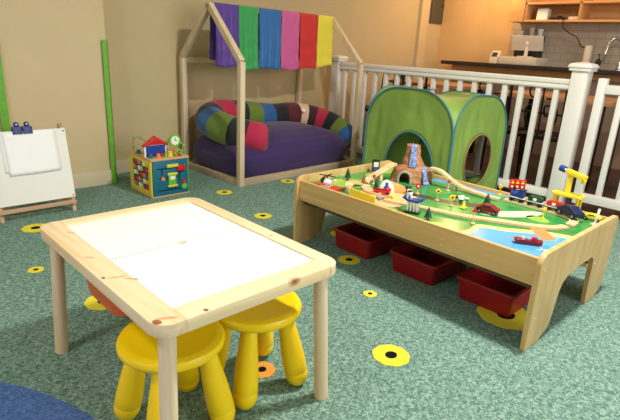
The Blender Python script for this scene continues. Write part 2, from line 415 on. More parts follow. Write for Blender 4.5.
# ------------------------------------------------------------------ train table
t = thing('train_table', 'maple train table with painted play board and arched end panels', 'table', (1.800, .610, 0), -.014)
W, L, H = .85, 1.378, .402; ZB = .36; KT = .973
def panel_poly():
    p = [(.0, .0), (.10, -.0), (.20, .03), (.222, .06), (.235, .14), (.25, .19), (.275, .225), (.31, .243), (.40, .252), (.56, .262), (.60, .245), (.612, .20), (.622, .10), (.632, .006)]
    p = [(.012, .0), (.13, .0), (.19, .02), (.215, .06), (.228, .14), (.242, .19), (.268, .225), (.31, .243), (.43, .25), (.56, .243), (.602, .225), (.628, .19), (.642, .14), (.655, .06), (.68, .02), (.74, 0), (.858, 0)]
    p = [(.004, 0), (.12, 0), (.205, .035), (.222, .08), (.235, .14), (.247, .19), (.27, .222), (.31, .238), (.43, .25), (.57, .255), (.60, .24), (.610, .20), (.618, .10), (.632, .0), (.74, 0), (.80, .02), (.83, .06), (.85, .15), (W, .25)]
    rr = .045
    for k in range(8):
        a = PI / 2 * k / 7; p.append((W - rr + rr * math.cos(a), H - rr + rr * math.sin(a)))
    for k in range(8):
        a = PI / 2 + PI / 2 * k / 7; p.append((rr + rr * math.cos(a) - .0, H - rr + rr * math.sin(a)))
    p += [(0, .25), (-.0, .12)]
    return p
for y0 in (0, L - .02):
    o = MB().prism(panel_poly(), y0, y0 + .02, 'y', m='birch_panel', bev=.002).build('end_panel', 'birch_panel', t)
    yy = -.002 if y0 == 0 else L + .002
    for x, z in ((.045, .30), (.045, .215), (.05, .10), (.075, .13)):
        pass
    for x, z in ((.035, .335), (.035, .285), (.035, .13), (.825, .335), (.64, .20), (.80, .26)):
        sb = MB(); sb.rod((x, yy, z), (x, .001 if y0 == 0 else L - .001, z), .006, n=12); sb.build('screw', 'screw', o)
for x0 in (.018, W - .036):
    o = B('side_board', 'birch', t, (x0, x0 + .018, .02, L - .02, .268, .380), bev=.002)
    if x0 < .1:
        for y in (.42, .44, .93, .95):
            pass
        for y, z in ((.43, .328), (.43, .30), (.90, .328), (.90, .30)):
            MB().rod((x0 - .002, y, z), (x0 + .002, y, z), .0055, n=12).build('screw', 'screw', o)
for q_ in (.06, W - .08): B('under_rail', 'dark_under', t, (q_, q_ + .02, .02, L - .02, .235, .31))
B('stretcher', 'birch', t, (.60, .64, .02, L - .02, .185, .205), bev=.003)
b = MB(); b.box(.036, W - .036, .02, L - .02, ZB - .015, ZB, m='pb_green')  if False else None
M['pb_green'] = mat('board_print_green', srgb(52, 146, 72), .22, var=.16, scale=11)
M['pb_blue'] = mat('board_print_blue', srgb(84, 168, 226), .06, var=.07, scale=9)
M['pb_sand'] = mat('board_print_sand', srgb(238, 208, 140), .25, var=.05)
M['pb_road'] = mat('board_print_asphalt', srgb(46, 44, 42), .3, var=.1)
M['pb_lime'] = mat('board_print_lime', srgb(150, 196, 80), .25, var=.1)
M['pb_tan'] = mat('board_print_tan', srgb(232, 190, 140), .25, var=.05)
M['pb_pale'] = mat('board_print_pale', srgb(226, 206, 190), .25, var=.05)
M['pb_orange'] = mat('board_print_orange', srgb(240, 140, 84), .3, var=.05)
b = MB(); b.box(.036, W - .036, .02, L - .02, ZB - .015, ZB, m='pb_green')
X0, Y0 = 1.802, .61
def patch(b, pts, z, m, wob=0, closed_smooth=True):
    P = smooth_path([(x * KT - X0, y * KT - Y0, ZB) for x, y in pts], 6, True) if closed_smooth else [Vector((x * KT - X0, y * KT - Y0, ZB)) for x, y in pts]
    P = [(min(max(p.x, .037), W - .037), min(max(p.y, .021), L - .021)) for p in P]
    q = []
    for p in P:
        if not q or (abs(p[0] - q[-1][0]) + abs(p[1] - q[-1][1])) > 1e-4: q.append(p)
    b.prism(q, ZB - .001, ZB + z, m=m)
# lake with sandy shore at the near corner, river at the back, roads, fields
patch(b, [(1.80, 1.04), (1.92, 1.03), (2.00, 1.02), (2.10, 1.03), (2.16, .93), (2.22, .86), (2.28, .78), (2.30, .60), (1.9, .55), (1.75, .8)], .0006, 'pb_sand')
patch(b, [(1.80, .99), (1.92, .985), (1.99, .985), (2.07, .995), (2.12, .90), (2.18, .83), (2.24, .74), (2.26, .60), (1.9, .55), (1.75, .8)], .0010, 'pb_blue')
patch(b, [(2.62, 1.64), (2.66, 1.50), (2.63, 1.38), (2.66, 1.2), (2.70, 1.05), (2.80, .9), (2.85, 1.2), (2.85, 1.6)], .0006, 'pb_blue')
patch(b, [(2.28, 1.62), (2.30, 1.45), (2.35, 1.28), (2.43, 1.18), (2.39, 1.14), (2.30, 1.24), (2.24, 1.45), (2.22, 1.60)], .0006, 'pb_road')
patch(b, [(2.12, 1.75), (2.20, 1.70), (2.28, 1.58), (2.20, 1.45), (2.0, 1.42), (1.92, 1.5), (1.98, 1.66)], .0006, 'pb_tan')
patch(b, [(2.30, 1.13), (2.42, 1.05), (2.52, .98), (2.55, .92), (2.44, .93), (2.33, 1.0), (2.26, 1.10)], .0006, 'pb_pale')
patch(b, [(2.05, 1.98), (2.2, 1.95), (2.25, 1.82), (2.10, 1.78), (2.02, 1.86)], .0006, 'pb_lime')
patch(b, [(1.86, 1.47), (1.93, 1.46), (1.96, 1.38), (1.91, 1.33), (1.86, 1.38)], .0006, 'pb_lime')
patch(b, [(1.90, 1.17), (1.95, 1.18), (1.97, 1.13), (1.93, 1.10), (1.89, 1.12)], .0006, 'pb_lime')
patch(b, [(2.42, .95), (2.47, .93), (2.46, .86), (2.41, .84), (2.39, .90)], .0006, 'pb_lime')
patch(b, [(2.35, 1.9), (2.5, 1.92), (2.6, 1.85), (2.7, 1.9), (2.7, 1.98), (2.4, 1.98)], .0006, 'pb_lime')
patch(b, [(2.26, .86), (2.29, .80), (2.20, .71), (2.14, .745)], .0014, 'pb_orange', closed_smooth=False)
# white compass star printed on the lake
sx_, sy_ = 2.035 * KT - X0, .70 * KT - Y0
for k in range(4):
    a = PI / 4 + k * PI / 2
    b.prism([(sx_ + .004 * math.cos(a + 1.57), sy_ + .004 * math.sin(a + 1.57)), (sx_ + .004 * math.cos(a - 1.57), sy_ + .004 * math.sin(a - 1.57)), (sx_ + .032 * math.cos(a), sy_ + .032 * math.sin(a))], ZB, ZB + .0014, m='whitet')
b.build('play_board', 'pb_green', t)

# ------------------------------------------------------------------ red bins under the train table
def bin_():
    b = MB(); tub(b, 0, .36, -.133, .133, 0, .112, .012, .003, 'red_bin', .011, .018)
    return b.build('storage_bin', 'red_bin')
b1 = bin_(); at(b1, (1.978, 1.685, .001)); tag(b1, 'dark red plastic bin under the train table, farthest left of three', 'storage bin', 'red bins under the train table')
b2 = b1.copy(); COL.objects.link(b2); at(b2, (1.982, 1.282, .001)); b2['label'] = 'dark red plastic bin in the middle under the train table'
b3 = b1.copy(); COL.objects.link(b3); at(b3, (1.984, .892, .004)); b3['label'] = 'dark red plastic bin on the right, on a big yellow carpet flower'

# ------------------------------------------------------------------ house bed
t = thing('house_bed', 'open house-shaped wooden bed frame with gabled ends', 'bed frame', (2.272, 3.128, 0), .03)
L2, W2, HP, HA = 1.436, .845, .955, 1.385; pw = .045
for x in (0, L2 - pw):
    for y in (0, W2 - pw):
        B('post', 'house', t, (x, x + pw, y, y + pw, 0, HP), bev=.002)
    for sgn in (0, 1):
        yb = pw / 2 if sgn == 0 else W2 - pw / 2; ym = W2 / 2
        d = Vector((0, ym - yb, HA - HP)).normalized(); nn = Vector((0, -d.z, d.y)) * (pw / 2)
        a = Vector((0, yb, HP)); c = Vector((0, ym, HA - pw * .6))
        poly = [a + nn, a - nn, c - nn, c + nn]
        MB().prism([(p.y, p.z) for p in poly], x, x + pw, 'x', bev=.002).build('gable_beam', 'house', t)
B('ridge_beam', 'house_x', t, (0.0, L2, W2 / 2 - pw / 2, W2 / 2 + pw / 2, HA - .055, HA - .012), bev=.002)
B('eave_rail', 'house_x', t, (pw, L2 - pw, W2 - pw, W2 - .005, HP - .045, HP - .002), bev=.002)
B('base_rail', 'house_base', t, (pw, L2 - pw, .004, pw - .004, .0, .055), bev=.002)
B('base_rail', 'house_base', t, (pw, L2 - pw, W2 - pw + .004, W2 - .004, .0, .055), bev=.002)
for x in (0, L2 - pw): B('base_rail', 'house_base', t, (x + .004, x + pw - .004, pw, W2 - pw, .0, .055), bev=.002)

# silk scarves over the ridge
def scarf(x0, x1, col, label, zf, zb, rib=5, amp=.006, seed=0):
    yc = 3.13 + W2 / 2; top = HA - .006; hw = pw / 2 + .008; rg = random.Random(seed)
    ph = [rg.uniform(0, 6.28) for _ in range(6)]
    nu, path = 36, []
    nz = 26
    for i in range(nz + 1): path.append((-hw - .004, zf + (top - zf - .012) * i / nz, 1 - i / nz))
    for k in range(1, 6):
        a = PI * k / 6; path.append((-hw * math.cos(a), top - .012 + .012 * math.sin(a), 0))
    for i in range(nz + 1): path.append((hw + .004, top - .012 - (top - zb - .012) * i / nz, i / nz))
    vs, fs = [], []
    for j, (dy, z, hang) in enumerate(path):
        for i in range(nu + 1):
            u = i / nu; sgn = -1 if dy < 0 else 1
            fold = (math.sin(u * rib * 6.28 + ph[0]) * .6 + math.sin(u * rib * 13 + ph[1]) * .3) * amp * (.25 + hang)
            crease = .003 * math.sin(z * 52 + ph[2] + math.sin(u * 5 + ph[3])) * (.3 + hang)
            x = x0 + (x1 - x0) * u + .006 * math.sin(z * 9 + ph[4]) * hang
            zz = z + (.010 * math.sin(u * 4 + ph[5]) * hang)
            vs.append((x - x0, dy + sgn * (abs(fold) + amp * .4 * hang + crease * .6 * (1 if hang > .03 else 0) + .002), zz))
    for j in range(len(path) - 1):
        for i in range(nu): fs.append((j * (nu + 1) + i, j * (nu + 1) + i + 1, (j + 1) * (nu + 1) + i + 1, (j + 1) * (nu + 1) + i))
    b = MB(); b.add(vs, fs, col); o = b.build('silk_scarf', col, None, 70)
    sm = o.modifiers.new('thickness', 'SOLIDIFY'); sm.thickness = .002
    at(o, (x0 - .03 * (yc - 3.13), yc + .03 * (x0 - 2.272), 0), .03); tag(o, label, 'scarf', 'rainbow scarves over the house ridge'); return o
for nm, c in dict(sc_purple=(84, 52, 146), sc_green=(46, 158, 84), sc_blue=(30, 104, 172), sc_pink=(206, 92, 156), sc_red=(208, 36, 40), sc_yellow=(238, 222, 66)).items():
    M[nm] = mat('silk_' + nm[3:], srgb(*c), .5, var=.05, scale=12, bump=.25, bscale=30, sheen=.3)
scarf(2.322, 2.545, 'sc_purple', 'purple silk scarf draped over the near end of the house ridge', .905, .95, 3, .010, 1)
scarf(2.552, 2.752, 'sc_green', 'green silk scarf hanging between purple and blue scarves', .872, .93, 2, .006, 2)
scarf(2.764, 3.006, 'sc_blue', 'blue silk scarf hanging between green and pink scarves', .885, .95, 3, .009, 3)
scarf(3.016, 3.230, 'sc_pink', 'pink silk scarf hanging between blue and red scarves', .885, .93, 1, .003, 4)
scarf(3.240, 3.460, 'sc_red', 'red silk scarf hanging between pink and yellow scarves', .89, .94, 1, .004, 5)
scarf(3.470, 3.678, 'sc_yellow', 'yellow silk scarf draped at the far end of the house ridge', .915, .95, 1, .003, 6)

# purple floor cushion
BP = [(0, 0.001), (0, .55), (0, .86), (.04, .925), (.14, .965), (.30, 1.0), (.46, 1.0), (.60, .955), (.73, .87), (.83, .74), (.91, .58), (.965, .38), (.995, .18), (1, .001)]
def blob_prof(q):
    t_ = q * (len(BP) - 1); i = min(int(t_), len(BP) - 2); k = t_ - i
    return BP[i][0] + (BP[i + 1][0] - BP[i][0]) * k, BP[i][1] + (BP[i + 1][1] - BP[i][1]) * k
def blob(b, c, hx, hy, z0, z1, m, ex=3.0, nu=64, nv=26, wr=.012, seed=1):
    vs, fs = [], []
    sp = lambda v, e: math.copysign(abs(v) ** (2 / e), v)
    for j in range(nv + 1):
        ph = -PI / 2 + PI * j / nv; qz = j / nv; hz, hr = blob_prof(qz)
        for i in range(nu):
            th = 2 * PI * i / nu
            x = hr * sp(math.cos(th), ex); y = hr * sp(math.sin(th), ex); z = hz * 2 - 1
            p = Vector((x * hx, y * hy, z))
            k = noise.noise(Vector((x * 2.2, y * 2.2, z * 1.5 + seed))) * wr + noise.noise(Vector((x * 7, y * 7, z * 6 + seed))) * wr * .3
            zz = z0 + (z1 - z0) * (z * .5 + .5 if z > 0 else .5 + z * .5)
            zz = z0 + (z1 - z0) * hz
            vs.append((c[0] + p.x * (1 + k), c[1] + p.y * (1 + k), zz + (k * .8 if z > -.3 else 0)))
    for j in range(nv):
        for i in range(nu): fs.append((j * nu + i, j * nu + (i + 1) % nu, (j + 1) * nu + (i + 1) % nu, (j + 1) * nu + i))
    b.add(vs, fs, m)
b = MB(); blob(b, (0, 0, 0), .70, .385, .004, .405, 'purple', 7, nv=52)
tag(at(b.build('floor_cushion', 'purple', None, 80), (2.98, 3.575, 0), .03), 'large purple floor cushion lying inside the house bed', 'cushion')

# striped bolster
for nm, c in dict(st_blue=(30, 92, 156), st_green=(98, 124, 44), st_black=(24, 26, 38), st_crimson=(178, 32, 72), st_maroon=(88, 26, 40), st_cream=(226, 196, 172), st_brown=(52, 28, 34), st_floral=(150, 150, 150)).items():
    M[nm] = mat('bolster_' + nm[3:], srgb(*c), .85, var=.05, scale=20, bump=.2, bscale=40, sheen=.2)
M['st_floral'] = mat('bolster_floral', srgb(140, 142, 146), .85, var=.55, scale=30)
ctrl = [(2.62, 3.205, .345), (2.545, 3.26, .365), (2.47, 3.33, .40), (2.415, 3.42, .43), (2.38, 3.54, .455), (2.385, 3.64, .475), (2.42, 3.72, .495), (2.50, 3.78, .51), (2.624, 3.80, .515), (2.812, 3.8, .500), (3.013, 3.8, .475), (3.2, 3.8, .458), (3.37, 3.75, .470), (3.52, 3.72, .455), (3.64, 3.63, .425), (3.715, 3.54, .385), (3.755, 3.44, .335), (3.77, 3.35, .275), (3.775, 3.29, .23)]
ctrl = [(x, y + (.05 if y > 3.6 else .03), z - .045 * min(1, i / 3)) for i, (x, y, z) in enumerate(ctrl)]
pts = smooth_path(ctrl, 6); N = len(pts)
cum = [0]
for i in range(1, N): cum.append(cum[-1] + (pts[i] - pts[i - 1]).length)
def near_i(q): return min(range(N), key=lambda i: (pts[i] - Vector(q)).length)
seq = [('st_crimson', 10), ('st_black', 17), ('st_green', 25), ('st_blue', 32), ('st_black', 39), ('st_crimson', 50), ('st_black', 54), ('st_green', 59), ('st_blue', 64), ('st_black', 70), ('st_maroon', 74), ('st_cream', 79), ('st_brown', 83), ('st_crimson', 88), ('st_black', 93), ('st_green', 99), ('st_blue', 200)]
mats = []
for i in range(N):
    mats.append(next(m for m, e in seq if i < e))
rs = []
for i in range(N):
    e = min(cum[i], cum[-1] - cum[i]); rs.append(.128 * min(1, .72 + .28 * math.sqrt(min(1, e / .05))))
b = MB(); b.tube([p - Vector((2.6, 3.2, .2)) for p in pts], rs, 28, mats=mats, caps=True)
bol = at(b.build('bolster', None, None, 60), (2.6, 3.2, .2)); tag(bol, 'long striped patchwork bolster curled round the back of the purple cushion', 'bolster')
# end caps
def cap(i, j, m):
    p, q = pts[i] - Vector((2.6, 3.2, .2)), pts[j] - Vector((2.6, 3.2, .2)); d = (p - q).normalized()
    mx = Matrix.Translation(p) @ d.to_track_quat('Z', 'Y').to_matrix().to_4x4()
    bb = MB(); bb.lathe([(.092, -.004), (.092, 0), (.080, .010), (.05, .016), (.001, .018)], n=28, mx=mx); return bb.build('end_cap', m, bol)
cap(0, 1, 'st_maroon'); cap(N - 1, N - 2, 'st_floral')
p = Vector((3.40, 3.655, .46)) - Vector((2.6, 3.2, .2))
bb = MB(); bb.box(-.03, .03, -.02, .02, 0, .004, mx=Matrix.Translation(p + Vector((.02, -.0, .03))) @ Matrix.Rotation(.6, 4, 'X') @ Matrix.Rotation(.5, 4, 'Z')); bb.build('care_tag', 'whitet', bol)

# ------------------------------------------------------------------ tent
t = thing('play_tent', 'green pop-up play tent with blue piping and arched opening', 'tent', (3.195, 1.85, 0), -.0)
D = .805; HT = .83; RC = .31
def outline(n=14, r=RC, rb=.05):
    out = []
    for cx, cz, a0, q in ((D - r, HT - r, 0, r), (r, HT - r, 90, r), (rb, rb, 180, rb), (D - rb, rb, 270, rb)):
        for k in range(n + 1):
            a = math.radians(a0 + 90 * k / n); out.append((cx + q * math.cos(a), cz + q * math.sin(a)))
    return out
def tent_side(mapf, hole, thick=.003):
    # fabric between the outer outline and the hole loop, radial strips from hole centre
    n = 96
    if hole: hc = hole['c']; 
    else: hc = (D / 2, HT * .45)
    poly = outline()
    def ray_outer(a):
        d = (math.cos(a), math.sin(a)); best = 9
        for i in range(len(poly)):
            p, q = poly[i], poly[(i + 1) % len(poly)]
            ex, ey = q[0] - p[0], q[1] - p[1]; den = d[0] * ey - d[1] * ex
            if abs(den) < 1e-9: continue
            tt = ((p[0] - hc[0]) * ey - (p[1] - hc[1]) * ex) / den; uu = ((p[0] - hc[0]) * d[1] - (p[1] - hc[1]) * d[0]) / den
            if tt > 0 and -1e-6 <= uu <= 1 + 1e-6: best = min(best, tt)
        return best
    def hole_r(a):
        if not hole: return .004
        if hole['k'] == 'oval':
            a_, b_ = hole['a'], hole['b']; c, s = math.cos(a), math.sin(a)
            return 1 / math.sqrt((c / a_) ** 2 + (s / b_) ** 2)
        # arch: bottom cut at z = zb, ellipse on top
        a_, b_, zb = hole['a'], hole['b'], hole['c'][1] - .012
        c, s = math.cos(a), math.sin(a); rr = 1 / math.sqrt((c / a_) ** 2 + (s / b_) ** 2)
        if s >= 0: return rr
        r1 = zb / -s if s < -1e-6 else 9; r2 = a_ / abs(c) if abs(c) > 1e-6 else 9
        return min(r1, r2)
    vs, fs = [], []; R = 14
    inner, outer = [], []
    for i in range(n):
        a = 2 * PI * i / n; ro, rh = ray_outer(a), hole_r(a); rh = min(rh, ro - .01)
        for j in range(R + 1):
            r_ = rh + (ro - rh) * j / R; u, z = hc[0] + r_ * math.cos(a), hc[1] + r_ * math.sin(a)
            w_ = j / R; slack = math.sin(PI * w_) if hole else math.sin(PI * min(1, w_ * 1.0)) * .6
            o_ = .018 * noise.noise(Vector((u * 5, z * 2.2, 3))) + .010 * noise.noise(Vector((u * 19, z * 4, 8))) + .005 * noise.noise(Vector((u * 34, z * 9, 2)))
            o_ = (o_ - .006) * slack
            vs.append(mapf(u, z, o_))
            if j == 0: inner.append(mapf(u, z, 0))
            if j == R: outer.append(mapf(u, z, 0))
    for i in range(n):
        for j in range(R): fs.append((i * (R + 1) + j, ((i + 1) % n) * (R + 1) + j, ((i + 1) % n) * (R + 1) + j + 1, i * (R + 1) + j + 1))
    b = MB(); b.add(vs, fs, 'tentgreen'); o = b.build('tent_wall', 'tentgreen', t, 80)
    md = o.modifiers.new('thickness', 'SOLIDIFY'); md.thickness = .0015; md.offset = 0
    MB().tube([mapf(u, z, .004) for u, z in poly], .006, 8, closed=True).build('piping', 'tentblue', o)
    if hole:
        pp = [mapf(hc[0] + hole_r(2 * PI * i / n) * math.cos(2 * PI * i / n), hc[1] + hole_r(2 * PI * i / n) * math.sin(2 * PI * i / n), .004) for i in range(n)]
        MB().tube(pp, .006, 8, closed=True).build('opening_trim', hole.get('m', 'tentblue'), o)
    return o
tent_side(lambda u, z, o_: (-o_, u, z), dict(k='arch', c=(.355, .20), a=.228, b=.31))
tent_side(lambda u, z, o_: (u, -o_, z), dict(k='oval', c=(.405, .32), a=.205, b=.210, m='tenttan'))
tent_side(lambda u, z, o_: (D + o_, u, z), dict(k='oval', c=(.30, .31), a=.225, b=.25))
tent_side(lambda u, z, o_: (u, D + o_, z), None)
# slack roof fabric spanning the four curved tops
n = 34
def edge_h(u):
    if u < RC: return HT - RC + math.sqrt(max(0, RC ** 2 - (RC - u) ** 2))
    if u > D - RC: return HT - RC + math.sqrt(max(0, RC ** 2 - (u - D + RC) ** 2))
    return HT
def edge_pt(s):  # u param denser near the ends
    return D * (.5 - .5 * math.cos(PI * s))
us = [edge_pt(i / n) for i in range(n + 1)]
Z = [[HT - .06] * (n + 1) for _ in range(n + 1)]
for i in range(n + 1):
    for (a_, b_) in ((i, 0), (i, n)): Z[a_][b_] = edge_h(us[i])
    for (a_, b_) in ((0, i), (n, i)): Z[a_][b_] = edge_h(us[i])
for it in range(500):
    for i in range(1, n):
        hl, hr = us[i] - us[i - 1], us[i + 1] - us[i]
        for j in range(1, n):
            vl, vr = us[j] - us[j - 1], us[j + 1] - us[j]
            ax = (Z[i - 1][j] / hl + Z[i + 1][j] / hr) / (hl + hr); ay = (Z[i][j - 1] / vl + Z[i][j + 1] / vr) / (vl + vr)
            den = (1 / hl + 1 / hr) / (hl + hr) + (1 / vl + 1 / vr) / (vl + vr)
            Z[i][j] = (ax + ay) / den
vs = [(us[i], us[j], Z[i][j] - (.02 * math.sin(PI * i / n) * math.sin(PI * j / n))) for i in range(n + 1) for j in range(n + 1)]
fs = [(i * (n + 1) + j, (i + 1) * (n + 1) + j, (i + 1) * (n + 1) + j + 1, i * (n + 1) + j + 1) for i in range(n) for j in range(n)]
b = MB(); b.add(vs, fs, 'tentgreen'); o = b.build('tent_roof', 'tentgreen', t, 80)
md = o.modifiers.new('thickness', 'SOLIDIFY'); md.thickness = .0015; md.offset = 0
b = MB(); b.rod((.35, .40, HT - .028), (.35, .40, HT - .012), .012, n=12); b.build('roof_toggle', 'red', t)
b = MB(); b.tube(smooth_path([(.35, .40, HT - .014), (.38, .46, HT + .004), (.44, .52, HT - .004), (.50, .60, HT - .018)], 5), .005, 6); b.build('roof_strap', 'navyt', t)

for o in t.children_recursive:
    for v in o.data.vertices: v.co.z *= 1 - .055 * max(0, min(1, v.co.x / D))
# ------------------------------------------------------------------ white railing and gate
t = thing('railing', 'long white vinyl railing dividing carpet play area from the kitchen', 'railing', (FX, 1.385, 0))
def post(parent, y, w=.105, h=1.03, name='post'):
    b = MB(); h2 = w / 2
    b.box(-h2, h2, y - h2, y + h2, 0, h, bev=.004)
    o = b.build(name, 'white_paint', parent)
    c = MB(); k = h2 + .026
    c.box(-k + .008, k - .008, y - k + .008, y + k - .008, h - .014, h + .008, bev=.004)
    c.box(-k, k, y - k, y + k, h + .008, h + .026, bev=.005)
    L = [(k - .006, h + .026), (k - .012, h + .036), (k - .032, h + .043), (.012, h + .050)]
    vs, fs = [], []
    for a, z in L: vs += [(-a, y - a, z), (a, y - a, z), (a, y + a, z), (-a, y + a, z)]
    for i in range(len(L) - 1):
        for q in range(4): fs.append((i * 4 + q, i * 4 + (q + 1) % 4, (i + 1) * 4 + (q + 1) % 4, (i + 1) * 4 + q))
    fs.append((12, 13, 14, 15)); fs.append((3, 2, 1, 0)); c.add(vs, fs)
    c.build('post_cap', 'white_paint', o)
post(t, -.010, .112, 1.032); post(t, 3.835 - 1.385, .105, .975)
ya, yb = .0535, 3.835 - 1.385 - .0535
railprof = [(-.028, .878), (-.036, .888), (-.036, .905), (-.03, .913), (-.04, .922), (-.04, .942), (-.028, .955), (.028, .955), (.04, .942), (.04, .922), (.03, .913), (.036, .905), (.036, .888), (.028, .878)]
MB().prism(railprof, ya, yb, 'y').build('top_rail', 'white_paint', t)
MB().prism([(-.028, .045), (-.034, .052), (-.034, .092), (-.024, .105), (.024, .105), (.034, .092), (.034, .052), (.028, .045)], ya, yb, 'y').build('bottom_rail', 'white_paint', t)
y = 1.507 - 1.385 + .006; k = 0
while y < yb - .05:
    B('baluster', 'white_paint', t, (-.019, .019, y + .018 - .019, y + .018 + .019, .104, .880), bev=.003); y += .1368
t = thing('railing_gate', 'white railing gate right of the capped post', 'gate', (FX, 1.222, 0))
B('gate_stile', 'white_paint', t, (-.03, .03, -.028, .028, .05, .978), bev=.004)
B('gate_top_rail', 'white_paint', t, (-.028, .028, -1.1, -.0285, .872, .935), bev=.006)
B('gate_bottom_rail', 'white_paint', t, (-.028, .028, -1.1, -.0285, .07, .135), bev=.006)
y = -.137
while y > -1.1:
    B('baluster', 'white_paint', t, (-.019, .019, y - .019, y + .019, .134, .873), bev=.003); y -= .1368
B('gate_stile', 'white_paint', t, (-.03, .03, -1.156, -1.101, .0, .978), bev=.004)

# ------------------------------------------------------------------ easel
t = thing('easel', 'low wooden easel with white drawing board and tray shelf', 'easel', (.632, 3.255, 0))
ew = .436; lean = math.atan2(.13, .52)
def slant(z): return z * math.tan(lean) * .75
for x in (0, ew - .022):
    p0 = [(0, 0), (.024, 0), (slant(.53) + .024, .53), (slant(.53), .53)]
    MB().prism(p0, x, x + .022, 'x', bev=.002).build('front_leg', 'easel_wood', t)
    p1 = [(.30, 0), (.324, 0), (slant(.53) + .045, .545), (slant(.53) + .022, .545)]
    MB().prism(p1, x + .0, x + .022, 'x', bev=.002).build('back_leg', 'easel_wood', t)
zb0, zb1 = .092, .522
bd = MB().prism([(slant(zb0) - .008, zb0), (slant(zb0) - .0005, zb0), (slant(zb1) - .0005, zb1), (slant(zb1) - .008, zb1)], -.012, ew + .004, 'x', bev=.001).build('drawing_board', 'easel_white', t)
for x, z in ((ew - .008, zb0 + .012), (ew - .008, zb1 - .015)):
    MB().ball((x, slant(z) - .009, z), .0045, 'black', n=10).build('board_screw', 'black', bd)
B('tray_rail', 'easel_wood', t, (-.01, ew + .0, -.012, .001, .052, .076), bev=.002)
B('tray_arm', 'easel_wood', t, (.022, .038, .02, .27, .052, .070), bev=.002)
B('tray_arm', 'easel_wood', t, (ew - .038, ew - .022, .02, .27, .052, .070), bev=.002)
B('cross_rail', 'easel_wood', t, (.022, ew - .022, .15, .165, .050, .068), bev=.002)
def sheet(u0, u1, z0, z1, off, rot, lab, curl=.006):
    vs, fs = [], []; n = 12
    for j in range(n + 1):
        for i in range(n + 1):
            u, z = u0 + (u1 - u0) * i / n, z0 + (z1 - z0) * j / n
            c, s = math.cos(rot), math.sin(rot); uc, zc = (u0 + u1) / 2, z1
            uu, zz = uc + (u - uc) * c - (z - zc) * s, zc + (u - uc) * s + (z - zc) * c
            d = off + curl * (1 - j / n) ** 2 * (.4 + .6 * math.sin(i / n * 3.1) ** 2)
            vs.append((uu, slant(zz) - .0085 - d, zz))
    for j in range(n):
        for i in range(n): fs.append((j * (n + 1) + i, j * (n + 1) + i + 1, (j + 1) * (n + 1) + i + 1, (j + 1) * (n + 1) + i))
    b = MB(); b.add(vs, fs, 'paper'); o = b.build('paper_sheet', 'paper', None, 80)
    md = o.modifiers.new('thickness', 'SOLIDIFY'); md.thickness = .0006
    at(o, (.632, 3.255, 0)); tag(o, lab, 'paper', 'paper sheets clipped to the easel')
sheet(.07, .385, .285, .516, .0012, .0, 'white paper sheet clipped at the back, right edge showing on easel', .003)
sheet(.085, .375, .268, .518, .0045, .02, 'white paper sheet clipped in front on the easel board', .005)
def clip(x, lab):
    b = MB(); z = .517; y = slant(z)
    b.prism([(y - .020, z - .012), (y - .014, z - .014), (y - .010, z + .020), (y + .006, z + .020), (y + .022, z - .008), (y + .027, z - .006), (y + .010, z + .030), (y - .014, z + .030)], -.026, .026, 'x', bev=.002)
    c = MB(); c.prism(rrect(-.013, .013, z + .026, z + .058, .0125), y - .009, y - .006, 'y', bev=.0008)
    c.prism(rrect(-.013, .013, z + .026, z + .058, .0125), y + .004, y + .007, 'y', bev=.0008)
    o = b.build('bulldog_clip', 'navy'); c.build('clip_handle', 'navy', o)
    h = MB(); h.rod((0, y - .0105, z + .045), (0, y - .0095, z + .045), .005, n=10); h.build('clip_hole', 'easel_white', o)
    at(o, (x, 3.255, .0)); tag(o, lab, 'clip', 'blue clips on the easel')
clip(.632 + .170, 'navy blue bulldog clip at the left on top of the easel'); clip(.632 + .226, 'navy blue bulldog clip at the right on top of the easel')

# ------------------------------------------------------------------ activity cube
t = thing('activity_cube', 'wooden toy activity cube with teal front and yellow framed side', 'toy', (1.575, 3.215, 0), .0)
w_, d_, h_ = .30, .345, .282
M['teal_panel'] = mat('teal_board', srgb(18, 104, 130), .4); M['cube_yellow'] = mat('cube_yellow', srgb(226, 206, 62), .45); M['cube_green'] = mat('cube_green', srgb(110, 186, 60), .45)
M['ply'] = wood('plywood_top', srgb(214, 176, 126), srgb(196, 152, 104), 0, 18, .5)
B('top_board', 'ply', t, (0, w_, 0, d_, h_ - .014, h_), bev=.002)
B('base_board', 'ply', t, (0.002, w_ - .002, 0.002, d_ - .002, .0, .012), bev=.001)
f = B('front_panel', 'teal_panel', t, (.012, w_ - .012, 0.0, .010, .012, h_ - .014))
g_ = MB()
for q in ((.04, .13, .205, .213), (.075, .083, .155, .213), (.055, .21, .135, .143), (.05, .25, .045, .053), (.17, .25, .17, .178), (.215, .223, .1, .178)): g_.box(q[0], q[1], -.0015, .001, q[2], q[3], m='black')
g_.build('slot', 'black', f)
B('knob_slider', 'cube_yellow', f, (.115, .205, -.016, -.0005, .215, .238), bev=.005)
B('knob_slider', 'cube_green', f, (.125, .185, -.014, -.0016, .085, .165), bev=.004)
B('knob_slider', 'whitet', f, (.137, .173, -.017, -.0142, .125, .150), bev=.001)
B('knob_slider', 'cube_yellow', f, (.12, .195, -.016, -.0005, .158, .175), bev=.004)
B('knob_slider', 'cube_yellow', f, (.12, .195, -.016, -.0005, .07, .086), bev=.004)
B('red_gear', 'red', f, (.195, .265, -.016, -.0005, .185, .225), bev=.004)
def gear(c, r, m, name, par, axis='y', teeth=8, th=.010):
    p = []
    for k in range(teeth * 4):
        a = 2 * PI * k / (teeth * 4); rr = r if (k // 2) % 2 == 0 else r * .78; p.append((c[0] + rr * math.cos(a), c[1] + rr * math.sin(a)))
    return MB().prism(p, -.0005 - th, -.0005, axis, bev=.001).build(name, m, par)
